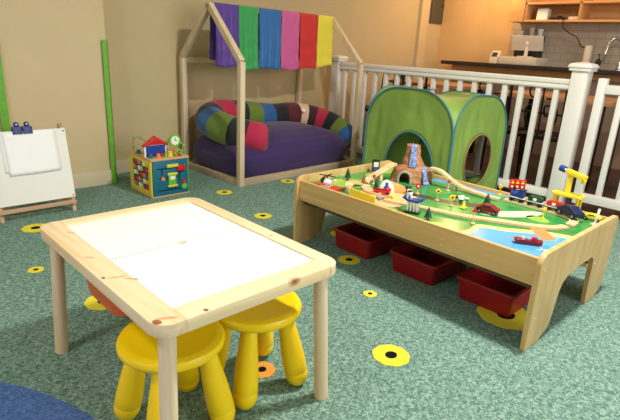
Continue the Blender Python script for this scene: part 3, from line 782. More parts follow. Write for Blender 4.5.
gear((.252, .062), .024, 'cube_green', 'gear', f); gear((.248, .10), .016, 'red', 'gear', f); gear((.085, .135), .016, 'orange', 'gear', f, teeth=4)
s = MB()
s.prism([(0, .012), (d_, .012), (d_, h_ - .014), (0, h_ - .014)], .0, .011, 'x', m='cube_green') if False else None
sd = MB(); 
for q in ((0.0, .05, .012, h_ - .014), (d_ - .05, d_, .012, h_ - .014), (.05, d_ - .05, .012, .05), (.05, d_ - .05, h_ - .045, h_ - .014)): sd.box(0, .011, q[0] + .0105 if q[0] == 0 else q[0], q[1], q[2], q[3], bev=.001)
sp = sd.build('side_frame', 'cube_yellow', t)
B('side_panel', 'cube_green', t, (w_ - .011, w_, .0105, d_, .012, h_ - .014))
B('back_panel', 'teal_panel', t, (.012, w_ - .012, d_ - .01, d_, .012, h_ - .014))
for k in range(5):
    z = .065 + k * .042
    MB().rod((.006, .048, z), (.006, d_ - .048, z), .003, n=8, m='screw').build('spinner_rod', 'blackt', t)
    bb = MB()
    for q in range(6):
        c = ['red', 'blue', 'cube_yellow', 'whitet', 'teal', 'orange'][(q + k * 2) % 6]; y = .06 + q * .037
        bb.box(-.003, .022, y, y + .033, z - .016, z + .016, m=c, bev=.002)
    bb.build('spinner_blocks', None, t)
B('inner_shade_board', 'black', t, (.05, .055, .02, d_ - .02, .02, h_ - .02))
# top toys
hs = MB(); yk = .10
hs.prism([(.018, h_), (.018, h_ + .088), (.100, h_ + .138), (.186, h_ + .088), (.186, h_)], yk, yk + .014, 'y', m='whitet', bev=.001)
ho = hs.build('barn_front', 'whitet', t)
hs = MB(); hs.prism([(.029, h_ + .001), (.029, h_ + .080), (.176, h_ + .080), (.176, h_ + .001)], yk - .003, yk - .0005, 'y', m='blue'); hs.build('barn_wall', 'blue', ho)
hs = MB(); hs.prism([(.004, h_ + .084), (.100, h_ + .148), (.200, h_ + .084), (.193, h_ + .072), (.100, h_ + .112), (.011, h_ + .072)], yk - .010, yk + .018, 'y', m='red', bev=.002)
hs.prism([(.040, h_ + .084), (.100, h_ + .120), (.160, h_ + .084)], yk - .0055, yk - .001, 'y', m='red'); hs.build('barn_roof', 'red', ho); ho.location = (-.012, 0, 0)
c = MB(); c.rod((.235, .080, h_ + .105), (.235, .095, h_ + .105), .046, n=24, m='cube_green'); c.rod((.235, .078, h_ + .105), (.235, .080, h_ + .105), .032, n=24, m='whitet')
c.box(.233, .237, .0765, .078, h_ + .103, h_ + .128, m='black'); c.box(.233, .252, .0765, .078, h_ + .103, h_ + .107, m='black'); c.build('clock', None, t)
c = MB(); c.rod((.235, .09, h_), (.235, .09, h_ + .062), .008, n=10); c.build('clock_post', 'orange', t)
for (pts_, col) in ((((.02, .30, h_), (.02, .30, h_ + .10), (.06, .28, h_ + .11), (.12, .24, h_ + .06), (.17, .26, h_ + .10), (.17, .26, h_)), 'red'),
                    (((.26, .05, h_), (.28, .05, h_ + .06), (.295, .08, h_ + .075), (.27, .2, h_ + .09), (.285, .3, h_ + .05), (.275, .3, h_)), 'cube_green'),
                    (((.21, .02, h_), (.21, .03, h_ + .03), (.24, .035, h_ + .045), (.262, .035, h_ + .01), (.275, .035, h_)), 'cube_yellow')):
    w1 = MB(); P_ = smooth_path(pts_, 6); w1.tube(P_, .0025, 6); wo = w1.build('bead_wire', col, t)
    be = MB()
    for q in range(3, len(P_) - 2, 5): be.ball(tuple(P_[q]), .011, ['red', 'blue', 'cube_yellow', 'cube_green', 'blackt'][q % 5], n=10)
    be.build('beads', None, wo)
for (x, y, r_, hh, cc) in ((.03, .055, .014, .032, 'teal'), (.085, .05, .016, .03, 'orange'), (.14, .045, .012, .03, 'cube_green'), (.175, .05, .02, .04, 'cube_yellow'), (.225, .03, .018, .018, 'red'), (.12, .06, .010, .026, 'red'), (.03, .25, .017, .03, 'teal')):
    c = MB(); c.lathe([(r_, 0), (r_, hh * .5), (r_ * .8, hh * .6), (r_ * .85, hh * .9), (r_ * .5, hh)], (x, y, h_), 12); c.build('top_peg', cc, t)

# ------------------------------------------------------------------ kitchen beyond the railing
CX = 5.86
t = thing('bar_counter', 'dark topped bar counter with brown front, beyond the railing', 'counter', (CX, 1.0, 0))
B('counter_top', 'kblack', t, (0, XK - CX - .002, -2.0, 2.72, .968, 1.012), bev=.004)
B('counter_front', 'kbrown', t, (.20, .24, -1.95, 2.66, 0, .967))
B('counter_trim', 'kshelf', t, (.19, .20, -1.95, 2.66, .90, .966))
# tiles
M['tile'] = mat('grey_tile', srgb(176, 160, 146), .35, var=.03); 
def tile_mat():
    m, nt, b = nodes('grey_stone_tile'); b.inputs['Roughness'].default_value = .4
    tc = nt.nodes.new('ShaderNodeTexCoord'); mp = nt.nodes.new('ShaderNodeMapping'); mp.inputs['Rotation'].default_value = (0, PI / 2, 0)
    sx = nt.nodes.new('ShaderNodeSeparateXYZ'); cx = nt.nodes.new('ShaderNodeCombineXYZ')
    nt.links.new(tc.outputs['Object'], sx.inputs[0]); nt.links.new(sx.outputs[1], cx.inputs[0]); nt.links.new(sx.outputs[2], cx.inputs[1])
    br = nt.nodes.new('ShaderNodeTexBrick'); br.inputs['Scale'].default_value = 1; br.inputs['Brick Width'].default_value = .17; br.inputs['Row Height'].default_value = .083
    br.inputs['Mortar Size'].default_value = .003; br.inputs['Color1'].default_value = (*srgb(196, 178, 160), 1); br.inputs['Color2'].default_value = (*srgb(184, 166, 150), 1); br.inputs['Mortar'].default_value = (*srgb(156, 140, 126), 1)
    nt.links.new(cx.outputs[0], br.inputs['Vector']); nt.links.new(br.outputs['Color'], b.inputs['Base Color']); return m
M['tiles'] = tile_mat()
struct(B('trim_backsplash', 'tiles', None, (XK - .012, XK - .001, -1.0, 3.02, 1.0125, 1.497), bev=0))
# shelf unit
t = thing('wall_shelf', 'open beech wall shelf unit with back panel above the counter', 'shelf', (5.94, 2.2, 0))
SD = XK - 5.94 - .0015
B('shelf_board', 'kshelf', t, (0, SD, -2.2, .70, 1.482, 1.504), bev=.002)
B('shelf_board', 'kshelf', t, (0, SD, -2.2, .70, 1.665, 1.687), bev=.002)
B('side_board', 'kshelf', t, (0, SD, .70, .722, 1.482, 2.25), bev=.002)
B('side_board', 'kshelf', t, (0, SD, .54, .562, 1.505, 2.25), bev=.002)
B('divider', 'kshelf', t, (0, SD, -.045, -.023, 1.505, 2.25), bev=.002)
B('back_board', 'kshelf', t, (SD - .008, SD, -2.2, .70, 1.505, 2.25), bev=0)
B('top_board', 'kshelf', t, (0, SD, -2.2, .722, 2.25, 2.27), bev=.002)
B('front_stile', 'kshelf', t, (-.012, 0, .562, .722, 1.482, 2.27), bev=.002)
# things on the shelf
c = MB(); c.prism([(-.05, 0), (.05, 0), (.045, .115), (-.04, .12)], -.06, .06, 'y', bev=.006)
tag(at(c.build('paper_carton', 'whitet'), (6.05, 2.585, 1.505)), 'white carton on the lower shelf, left compartment', 'box')
tag(at(B('small_box', 'beige_plastic', None, (-.04, .04, -.06, .06, 0, .035), bev=.006), (6.03, 2.23, 1.505)), 'small flat cream box on the shelf beside the divider', 'box')
c = MB(); c.box(-.05, .05, -.07, .07, 0, .03, bev=.006); c.box(-.02, .02, -.04, .0, .03, .045, bev=.004)
ad = c.build('router', 'black'); at(ad, (6.03, 2.42, 1.505)); tag(ad, 'small black box with cable on the shelf between carton and cream box', 'device')
c = MB(); c.tube(smooth_path([(5.935, 2.32, 1.515), (5.925, 2.31, 1.48), (5.94, 2.30, 1.42), (6.0, 2.25, 1.37), (6.1, 2.2, 1.33), (6.18, 2.17, 1.25), (6.215, 2.13, 1.235), (6.222, 2.10, 1.24)], 6), .005, 6)
c.box(6.212, 6.2275, 2.085, 2.125, 1.215, 1.25, bev=.003)
tag(c.build('power_cable', 'black'), 'black cable hanging from shelf to a plug on the tile wall', 'cable')
# point of sale
t = thing('cash_drawer', 'pale beige cash drawer standing on the dark counter', 'cash drawer', (5.89, 2.51, 1.0125))
B('drawer_case', 'beige_plastic', t, (.004, .34, 0, .46, 0, .088), bev=.004)
B('drawer_front', 'beige_plastic', t, (0, .0035, .008, .452, .008, .08), bev=.0005)
t = thing('pos_display', 'white tilted screen on a stand atop the cash drawer', 'screen', (6.02, 2.70, 1.1015))
B('stand_base', 'screen_back', t, (-.06, .06, -.07, .07, 0, .010), bev=.003)
MB().rod((0, 0, .010), (.01, 0, .12), .022, .018, 14).build('stand_post', 'screen_back', t)
mx = Matrix.Translation((.0, 0, .145)) @ Matrix.Rotation(-.32, 4, 'Y')
c = MB(); c.box(-.012, .006, -.185, .185, -.075, .095, bev=.005, mx=mx); sc = c.build('screen_case', 'screen_back', t)
c = MB(); c.box(.0065, .0075, -.17, .17, -.062, .082, mx=mx); c.build('screen_glass', 'black', sc)
c = MB(); c.ball((0, 0, 0), .02, sx=.25, mx=mx @ Matrix.Translation((-.0125, 0, .01)), n=14); c.build('screen_badge', 'whitet', sc)
t = thing('card_reader', 'small white card reader with dark window beside cash drawer', 'card reader', (5.93, 3.03, 1.0125))
MB().prism([(-.03, 0), (.08, 0), (.08, .12), (.045, .145), (.02, .13), (-.03, .055)], -.052, .052, 'y', bev=.004).build('reader_case', 'beige_plastic', t)
c = MB(); c.prism([(-.018, .078), (.012, .1225), (.010, .1245), (-.020, .080)], -.033, .033, 'y'); c.build('reader_window', 'black', t)
c = MB(); c.lathe([(.030, 0), (.042, .085), (.044, .09), (.040, .092), (.001, .092)], n=18)
tag(at(c.build('paper_cup', 'beige_plastic'), (6.12, 2.70, 1.3)), 'x', 'cup') if False else c.bm.free()
# printer and cup stacks on the back ledge
t = thing('receipt_printer', 'black boxy printer behind the white screen with white cups on top', 'printer', (6.165, 2.72, 1.1015))
B('printer_body', 'black', t, (-.055, .055, -.13, .17, .0, .241), bev=.006)
for i, (y, h, lab) in enumerate(((2.86, .05, 'low white paper cup left on top of the black printer'), (2.73, .085, 'tall beige cup in the middle on top of the black printer'), (2.63, .07, 'white paper cup right on top of the black printer'))):
    c = MB(); c.lathe([(.024, 0), (.034, h), (.036, h + .003), (.032, h + .003), (.023, .006), (.001, .006)], n=18)
    tag(at(c.build('paper_cup', 'beige_plastic' if i == 1 else 'whitet'), (6.15, y, 1.3435)), lab, 'cup', 'cups on the printer')
c = MB(); c.lathe([(.001, 0), (.038, 0), (.04, .006), (.04, .235), (.037, .24), (.012, .24), (.012, .21), (.001, .21)], n=24)
tag(at(c.build('paper_roll', 'kroll') if False else c.build('paper_roll', 'beige_plastic'), (6.10, 2.055, 1.0125)), 'upright beige paper roll on the counter behind the railing post', 'paper roll')
t = thing('soap_bottle', 'dark small pump bottle on the counter left of the tap', 'bottle', (6.09, 1.93, 1.0125))
MB().lathe([(.001, 0), (.026, 0), (.028, .006), (.028, .08), (.02, .10), (.010, .105), (.010, .115), (.001, .115)], n=20).build('bottle_body', 'rubber', t)
c = MB(); c.rod((0, 0, .1155), (0, 0, .15), .005, n=8); c.box(-.04, .008, -.006, .006, .147, .158, bev=.002); c.build('pump', 'black', t)
t = thing('kitchen_tap', 'chrome gooseneck kitchen tap with side lever on the counter', 'tap', (6.08, 1.72, 1.0125))
MB().lathe([(.001, 0), (.032, 0), (.032, .012), (.022, .02), (.020, .10), (.016, .108), (.001, .108)], n=20).build('tap_body', 'steel', t)
MB().tube(smooth_path([(0, 0, .10), (0, 0, .22), (-.01, .02, .28), (-.03, .06, .315), (-.05, .10, .30), (-.06, .125, .245), (-.062, .13, .22)], 6), .012, 10).build('tap_spout', 'steel', t)
MB().rod((-.061, .128, .225), (-.066, .14, .16), .015, .018, 12).build('spray_head', 'steel', t)
MB().rod((0, -.015, .08), (-.02, -.10, .13), .007, .009, 10).build('tap_lever', 'steel', t)
# electrical panel
t = thing('electrical_panel', 'grey metal electrical panel on the wall near the kitchen corner', 'electrical panel', (5.955, YW - .0015, 1.47))
B('panel_door', 'panelgrey', t, (0, .28, -.022, 0, 0, .52), bev=.003)
MB().rod((.235, -.028, .22), (.235, -.0222, .22), .016, n=14).build('panel_latch', 'black', t)
# cafe tables and iron chairs between railing and bar
def cafe_table(x, y, lab, L_=.62):
    t = thing('cafe_table', lab, 'table', (x, y, 0), 0, 'tables behind the railing')
    B('table_top', 'wood_top', t, (-.33, .33, -L_, L_, .735, .775), bev=.004)
    for a in (-.27, .27):
        for c in (-L_ + .08, L_ - .08): B('leg', 'dmetal', t, (a - .02, a + .02, c - .02, c + .02, 0, .734), bev=.002)
cafe_table(5.05, 1.82, 'wooden table with dark legs behind railing, seen near the big post', .5)
cafe_table(5.15, 3.25, 'wooden table with dark legs behind railing, above the tent', .45)
def chair(rz, x, y, lab):
    t = thing('iron_chair', lab, 'chair', (x, y, 0), rz, 'iron chairs behind the railing')
    MB().prism(rrect(-.2, .2, -.2, .2, .05), .44, .47, bev=.005).build('seat', 'dmetal', t)
    for sx in (-1, 1):
        MB().rod((sx * .19, -.19, 0), (sx * .17, -.17, .44), .012, n=8).build('leg', 'dmetal', t)
        MB().tube([(sx * .19, .21, 0), (sx * .18, .185, .44), (sx * .18, .22, .90)], .012, 8).build('leg', 'dmetal', t)
    b = MB(); b.tube([(-.18, .22, .88), (-.09, .226, .915), (0, .228, .925), (.09, .226, .915), (.18, .22, .88)], .012, 8)
    for sx in (-1, 1):
        b.tube(smooth_path([(sx * .02, .20, .50), (sx * .12, .205, .58), (sx * .12, .21, .70), (sx * .03, .215, .72), (sx * .04, .215, .64), (sx * .09, .21, .66)], 5), .008, 6)
        b.tube(smooth_path([(sx * .02, .222, .90), (sx * .11, .22, .86), (sx * .10, .218, .79), (sx * .03, .216, .78)], 5), .008, 6)
    b.tube([(0, .195, .47), (0, .225, .92)], .008, 6); b.tube([(-.18, .205, .66), (.18, .205, .66)], .008, 6)
    b.build('backrest', 'dmetal', t); return t
chair(PI / 2, 4.52, 1.72, 'dark iron chair behind the railing, nearest the big capped post')
chair(PI / 2, 4.52, 2.18, 'dark iron chair behind the railing, right behind the tent edge')
chair(PI / 2, 4.60, 3.10, 'dark iron chair behind the railing above the tent left half')
chair(PI, 4.55, 3.66, 'dark iron chair behind the railing beside the tan wall')

# ------------------------------------------------------------------ toys on the train table
Z0 = ZB + .0016
before_toys = set(COL.objects)
TP = [(-.020, .0), (-.020, .012), (-.0125, .012), (-.0125, .009), (-.0085, .009), (-.0085, .012), (.0085, .012), (.0085, .009), (.0125, .009), (.0125, .012), (.020, .012), (.020, 0)]
TPH = [(u, v if v > 0 else -.0) for u, v in TP]
def track(pts, label, loc0, sup=None):
    P_ = smooth_path([((x - loc0[0]) * KT, (y - loc0[1]) * KT, z - loc0[2]) for x, y, z in pts], 8)
    o = MB().sweep(P_, TP).build('wooden_track', 'track', None, 30); at(o, loc0)
    if sup:
        for x, y, z in sup:
            b = MB(); xx, yy = (x - loc0[0]) * KT, (y - loc0[1]) * KT; b.box(xx - .012, xx + .012, yy - .012, yy + .012, 0, z - loc0[2], bev=.002); b.build('track_support', 'track', o)
    return tag(o, label, 'toy track', 'wooden train track pieces')
zt = Z0
track([(2.03, 1.52, zt), (2.06, 1.40, zt), (2.09, 1.28, zt), (2.12, 1.16, zt), (2.17, 1.05, zt), (2.225, .95, zt), (2.27, .86, zt), (2.33, .78, zt), (2.40, .745, zt)], 'long pale wooden track curving along the front of the board behind the lake', (2.03, 1.52, zt))
track([(2.44, .742, zt), (2.52, .752, zt), (2.575, .80, zt), (2.595, .90, zt), (2.60, 1.0, zt), (2.60, 1.14, zt)], 'pale wooden track under the toy train at the right end', (2.44, .742, zt))
track([(2.535, 1.585, 0.452), (2.537, 1.515, 0.445), (2.549, 1.443, 0.405), (2.560, 1.381, 0.380), (2.562, 1.318, 0.371), (2.562, 1.237, 0.366), (2.575, 1.16, zt)], 'descending wooden ramp track right of the volcano', (2.6, 1.16, zt), ((2.552, 1.425, 0.392),))
track([(2.448, 1.785, 0.450), (2.385, 1.79, 0.433), (2.318, 1.805, 0.405), (2.265, 1.818, 0.380), (2.215, 1.81, zt)], 'descending wooden ramp track left of the volcano', (2.215, 1.81, zt), ((2.335, 1.80, 0.402),))
track([(2.17, 1.80, zt + .0), (2.13, 1.81, zt + .01), (2.08, 1.80, 0.382), (2.03, 1.77, 0.390), (1.985, 1.735, 0.390)], 'short raised wooden track ending on a post near the helicopter', (2.2, 1.79, zt), ((1.99, 1.738, 0.389),))
track([(2.10, 1.60, zt), (2.08, 1.66, zt), (2.12, 1.73, zt), (2.17, 1.76, zt)], 'short curved wooden track behind the yellow fence board', (2.10, 1.6, zt))

# volcano
t = thing('toy_volcano', 'brown toy volcano with blue lava falls and a dark tunnel', 'toy', (2.512, 1.705, Z0), math.radians(34))
def mountain():
    nu, nv = 64, 26; vs, fs = [], []
    RXP = [(0, .086), (.15, .080), (.36, .072), (.45, .050), (.8, .040), (1, .036)]
    RYP = [(0, .118), (.15, .112), (.34, .100), (.46, .058), (.8, .043), (1, .038)]
    def lerp(P, q):
        for (a, x), (b_, y) in zip(P, P[1:]):
            if q <= b_: k = (q - a) / (b_ - a); k = k * k * (3 - 2 * k); return x + (y - x) * k
        return P[-1][1]
    for j in range(nv + 1):
        q = j / nv
        for i in range(nu):
            a = 2 * PI * i / nu; c, s = math.cos(a), math.sin(a)
            k = 1 + .09 * noise.noise(Vector((c * 2.2, s * 2.2, q * 5))) + .05 * noise.noise(Vector((c * 7, s * 7, q * 11)))
            rx, ry = lerp(RXP, q), lerp(RYP, q)
            x, y = c * rx * k, s * ry * k - (.022 * math.exp(-((q - .3) / .22) ** 2) if s < 0 else 0) * -s
            z = q * .212 + (.010 * noise.noise(Vector((c * 3, s * 3, 5))) if j == nv else 0)
            vs.append((x, y, z))
    for j in range(nv):
        for i in range(nu): fs.append((j * nu + i, j * nu + (i + 1) % nu, (j + 1) * nu + (i + 1) % nu, (j + 1) * nu + i))
    vs.append((0, 0, .185)); top = len(vs) - 1
    for i in range(nu): fs.append((nv * nu + i, nv * nu + (i + 1) % nu, top))
    fs.append(tuple(range(nu))[::-1])
    b = MB(); b.add(vs, fs, 'rock'); return b.build('rock_body', 'rock', t, 40)
M['rock'] = mat('painted_rock', srgb(168, 116, 80), .6, var=.32, scale=24, bump=.6, bscale=50)
M['lava'] = mat('blue_painted_fall', srgb(120, 140, 205), .3, var=.85, scale=110)
M['stone'] = mat('grey_stone_rim', srgb(164, 154, 140), .6, var=.25, scale=70)
mt_ = mountain()
arch = [(-.032, 0), (-.031, .030), (-.025, .047), (-.013, .057), (0, .060), (.013, .057), (.025, .047), (.031, .030), (.032, 0)]
ya_ = .034   # tunnel axis along -x, offset in y
cut = MB().prism([(u + ya_, v - .002 if v == 0 else v) for u, v in arch], -.2, .02, 'x').build('cutter', 'black')
cut.parent = t
bpy.context.view_layer.update()
md = mt_.modifiers.new('hole', 'BOOLEAN'); md.object = cut; md.operation = 'DIFFERENCE'; md.solver = 'EXACT'
bpy.context.view_layer.update()
ev = mt_.evaluated_get(bpy.context.evaluated_depsgraph_get()); nm_ = bpy.data.meshes.new_from_object(ev)
mt_.modifiers.clear(); mt_.data = nm_
bpy.data.objects.remove(cut, do_unlink=True)
if len(nm_.polygons) > 50:
    pass
P_ = [(-.082, u * 1.12 + ya_, v * 1.1) for u, v in arch]
MB().tube(P_, .007, 8).build('tunnel_rim', 'stone', t)
def fall(pts, w, name):
    b = MB(); P2 = smooth_path(pts, 5); b.sweep(P2, [(-w, -.004), (-w, .003), (-w * .3, .005), (w * .4, .004), (w, .003), (w, -.004)], scale=lambda q: 1 + .45 * q); b.build(name, 'lava', t)
fall([(-.020, -.002, .214), (-.040, -.002, .210), (-.044, -.003, .17), (-.048, -.004, .13), (-.060, -.005, .092)], .014, 'lava_fall')
fall([(-.030, -.070, .090), (-.060, -.074, .078), (-.068, -.082, .045), (-.076, -.090, .012), (-.090, -.096, .004)], .013, 'lava_fall')

def tree(x, y, h, r, lab, m='dgreen', trunk=True):
    t = thing('toy_tree', lab, 'toy tree', (x, y, Z0), 0, 'small toy trees')
    MB().rod((0, 0, 0), (0, 0, h * .22), r * .35, n=10).build('trunk', 'brown', t)
    MB().lathe([(r, h * .2), (r * .95, h * .26), (r * .62, h * .5), (r * .66, h * .54), (r * .3, h * .85), (.001, h)], n=14).build('foliage', m, t)
def sign(x, y, h, shape, face, lab, rz=-PI / 4 * 0 + 0, post='tan', s=.016, mark=None):
    # face looks to -x/-y (toward the front of the table)
    t = thing('toy_sign', lab, 'toy sign', (x, y, Z0), math.radians(-44) + rz, 'toy road signs')
    MB().lathe([(.011, 0), (.011, .004), (.004, .005), (.001, .005)], n=12).build('sign_foot', post, t)
    MB().rod((0, 0, .004), (0, 0, h), .003, n=8).build('sign_post', post, t)
    n, a0 = dict(diamond=(4, 0), oct=(8, PI / 8), square=(4, PI / 4), round=(20, 0), tri=(3, PI / 2))[shape]
    pl = [(s * math.cos(a0 + 2 * PI * k / n), h + s * .6 + s * math.sin(a0 + 2 * PI * k / n)) for k in range(n)]
    o = MB().prism(pl, -.0055, -.0025, 'y', bev=.0004).build('sign_face', face, t)
    if mark: MB().prism([(s * .35 * math.cos(2 * PI * k / 10), h + s * .6 + s * .35 * math.sin(2 * PI * k / 10)) for k in range(10)], -.0062, -.0055, 'y').build('sign_mark', mark, o)
    return t
tree(2.185, 1.925, .070, .019, 'dark green toy tree behind the helicopter by the far rim')
tree(2.185, 1.80, .062, .014, 'brown-stemmed dark toy tree on the raised track bend', 'brown')
tree(2.14, 1.672, .066, .015, 'dark green toy tree right behind the yellow fence board')
tree(1.955, 1.205, .062, .018, 'dark green toy tree alone near the front edge, right of station')
tree(2.405, 1.145, .068, .020, 'green toy tree standing behind the red truck')
sign(2.294, 1.500, .034, 'oct', 'red', 'red toy road sign right of the blue-roofed station', mark='whitet')
sign(2.275, 1.361, .042, 'diamond', 'yellowt', 'yellow diamond toy road sign left of the square yellow sign', mark='blackt')
sign(2.255, 1.262, .034, 'square', 'yellowt', 'yellow square toy road sign with dark centre beside the cone', s=.018, mark='redd')
sign(2.085, 1.045, .054, 'tri', 'red', 'toy crossing post with red top at the front track', s=.016)
sign(2.50, 1.435, .046, 'tri', 'red', 'toy post with red top beside the descending ramp', s=.014)
sign(2.685, 1.215, .042, 'round', 'yellowt', 'yellow topped toy post at the back rim left of the red sign board', post='yellowt', s=.012, mark='orange')
sign(2.45, .872, .045, 'square', 'yellowt', 'cream and yellow toy post in front of the red wagon', post='yellowt', s=.011)
sign(2.245, 1.775, .040, 'square', 'red', 'red toy sign on a tan post left of the volcano ramp', s=.012)
# cone
t = thing('toy_cone', 'small yellow toy traffic cone on square foot', 'toy cone', (2.275, 1.205, Z0))
B('cone_foot', 'yellowt', t, (-.015, .015, -.015, .015, 0, .004)); MB().lathe([(.011, .004), (.004, .032), (.003, .034), (.001, .034)], n=14).build('cone_body', 'yellowt', t)
# red landing pad with helicopter
t = thing('toy_helicopter', 'black and white toy helicopter with rotor on the red landing pad', 'toy helicopter', (1.955, 1.872, Z0 + .0085), .3); t.scale = (1.15, 1.15, 1.15)
MB().ball((0, 0, .022), .020, 'whitet', 1.0, 1.25, .85).build('cabin', 'whitet', t)
MB().ball((-.004, .018, .026), .015, 'blackt', 1, 1, .9).build('nose', 'blackt', t)
MB().rod((0, -.01, .024), (.0, -.045, .036), .007, .004, 10).build('tail', 'whitet', t)
MB().rod((0, 0, .036), (0, 0, .050), .0035, n=8).build('mast', 'redd', t)
b = MB(); b.box(-.042, .042, -.005, .005, .050, .053, bev=.001); b.box(-.005, .005, -.042, .042, .050, .053, bev=.001); b.build('rotor', 'blackt', t)
b = MB(); b.rod((-.014, -.025, .003), (-.014, .025, .003), .003, n=8); b.rod((.014, -.025, .003), (.014, .025, .003), .003, n=8); b.rod((-.014, 0, .003), (0, 0, .012), .002, n=6); b.rod((.014, 0, .003), (0, 0, .012), .002, n=6); b.build('skids', 'whitet', t)
tag(at(MB().prism([(-.05, -.09), (.045, -.09), (.05, .02), (.05, .085), (-.045, .09)], 0, .008, bev=.0015).build('landing_pad', 'red'), (1.955, 1.880, Z0)), 'flat red toy landing pad in the left corner of the board', 'toy')
# fuel pump sign
t = thing('toy_fuel_pump', 'black toy fuel pump with white face at the back rim', 'toy', (2.48, 1.955, Z0), -.75); t.scale = (1.5, 1.5, 1.45)
B('pump_base', 'grey', t, (-.018, .018, -.014, .014, 0, .006)); B('pump_body', 'blackt', t, (-.015, .015, -.009, .009, .006, .056), bev=.003)
B('pump_face', 'whitet', t, (-.010, .010, -.0105, -.0092, .026, .048)); B('pump_window', 'wfblue', t, (-.010, .010, -.0105, -.0092, .010, .022))
# tunnel arch board with printed train
t = thing('toy_tunnel_bridge', 'tan arched toy bridge with a blue train printed on its grey end', 'toy', (2.205, 1.615, Z0), -.75); t.scale = (1.15, 1.15, 1.2)
def archp(w, h, t_):
    p = [(w * math.cos(PI * k / 16), h * math.sin(PI * k / 16)) for k in range(17)]; q = [((w - t_) * math.cos(PI * k / 16), (h - t_) * math.sin(PI * k / 16)) for k in range(17)]
    return p + q[::-1]
MB().prism(archp(.060, .052, .010), -.024, .024, 'y', bev=.001).build('bridge_arch', 'orange_tan') if False else None
M['orange_tan'] = mat('orange_tan_paint', srgb(232, 164, 96), .5, var=.06)
MB().prism([(-.055, 0), (-.054, .02), (-.045, .034), (-.02, .044), (.01, .042), (.05, .028), (.085, .01), (.10, 0)], -.02, .02, 'y', bev=.0015).build('bridge_body', 'orange_tan', t)
gf = MB().prism([(-.058, 0), (-.058, .03), (-.048, .05), (-.03, .060), (-.008, .052), (.006, .03), (.012, 0)], -.028, -.021, 'y', bev=.001).build('bridge_face', 'whitet', t)
b = MB(); b.box(-.040, -.014, -.0292, -.0282, .006, .030, bev=.0003); b.box(-.034, -.020, -.0292, -.0282, .030, .048, bev=.0003); b.prism([(-.027 + .008 * math.cos(2 * PI * k / 14), .018 + .008 * math.sin(2 * PI * k / 14)) for k in range(14)], -.0298, -.0292, 'y', m='wfblue'); b.build('printed_train', 'navyt', gf)
# yellow board
tag(at(MB().prism([(0, 0), (.155, 0), (.155, .044), (.12, .047), (.06, .050), (.02, .055), (0, .058)], -.003, .003, 'y', bev=.0008).build('yellow_fence', 'yellowt'), (1.905, 1.655, Z0), -1.47), 'bright yellow upright toy board along the front edge', 'toy')
# red fire engine pieces
t = thing('toy_fire_engine', 'red toy fire engine lying behind the yellow board', 'toy truck', (2.115, 1.605, Z0), -.9)
B('truck_body', 'red', t, (-.045, .04, -.016, .016, .008, .024), bev=.003); B('truck_cab', 'red', t, (.018, .045, -.016, .016, .024, .036), bev=.003); B('truck_ladder', 'redd', t, (-.055, .015, -.006, .006, .026, .031), bev=.001)
for x in (-.028, .026):
    for s in (-1, 1): MB().rod((x, s * .0165, .009), (x, s * .020, .009), .009, n=14).build('wheel', 'blackt', t)
# little figures near it
for i, (x, y, c1, c2, lab) in enumerate(((2.05, 1.52, 'yellowt', 'orange', 'yellow toy block beside the fire engine and white stones'), (2.075, 1.50, 'lime', 'yellowt', 'lime toy block left of the blue-roofed station'))):
    t = thing('toy_block', lab, 'toy block', (x, y, Z0), .4 + i)
    B('block_body', c1, t, (-.012, .012, -.012, .012, 0, .016), bev=.002); MB().prism([(-.013, .0162), (.013, .0162), (0, .027)], -.012, .012, 'y').build('block_roof', c2, t)
for i, (x, y) in enumerate(((2.035, 1.572), (2.02, 1.545), (2.045, 1.55))):
    b = MB(); b.ball((0, 0, .0075), .011, 'grey', 1.2, .9, .68, 10)
    tag(at(b.build('toy_stone', 'grey'), (x, y, Z0), i), 'small grey toy stone in the pile behind the yellow board', 'toy stone', 'grey toy stones')
# station
t = thing('toy_station', 'toy station with white columns, blue roof and dark base', 'toy building', (1.988, 1.315, Z0), -1.25); t.scale = (.82, .95, 1.1)
B('station_base', 'blackt', t, (-.042, .042, -.022, .022, 0, .007), bev=.001)
for x in (-.028, -.01, .01, .028):
    B('column', 'whitet', t, (x - .0045, x + .0045, -.014, -.006, .007, .050), bev=.0008)
    B('column', 'whitet', t, (x - .0045, x + .0045, .006, .014, .007, .050), bev=.0008)
MB().prism([(-.060, .064), (-.028, .050), (.0, .052), (.03, .050), (.062, .064), (.058, .071), (.028, .058), (0, .060), (-.026, .059), (-.056, .072)], -.024, .024, 'y', bev=.001).build('station_roof', 'wfblue2' if False else 'blue', t)
t = thing('toy_cow', 'black and white toy cow standing on the station roof', 'toy animal', (1.986, 1.345, Z0 + .066), -2.3); t.scale = (1.25, 1.35, 1.3)
b = MB(); b.ball((0, 0, .020), .014, 'whitet', 1.5, .9, .85)
for x in (-.012, .012):
    for y in (-.007, .007): b.rod((x, y, 0), (x * .9, y, .016), .0035, n=8, m='whitet')
cb = b.build('body', 'whitet', t)
b = MB(); b.ball((-.026, 0, .029), .010, 'blackt', 1.25, .9, .9); b.ball((-.02, .009, .036), .004, 'blackt'); b.ball((-.02, -.009, .036), .004, 'blackt'); b.build('head', 'blackt', t)
b = MB(); b.ball((.002, -.0085, .023), .008, 'blackt', 1.1, .62, .8); b.ball((.012, 0, .028), .008, 'blackt', 1, 1, .6); b.build('spots', 'blackt', t)
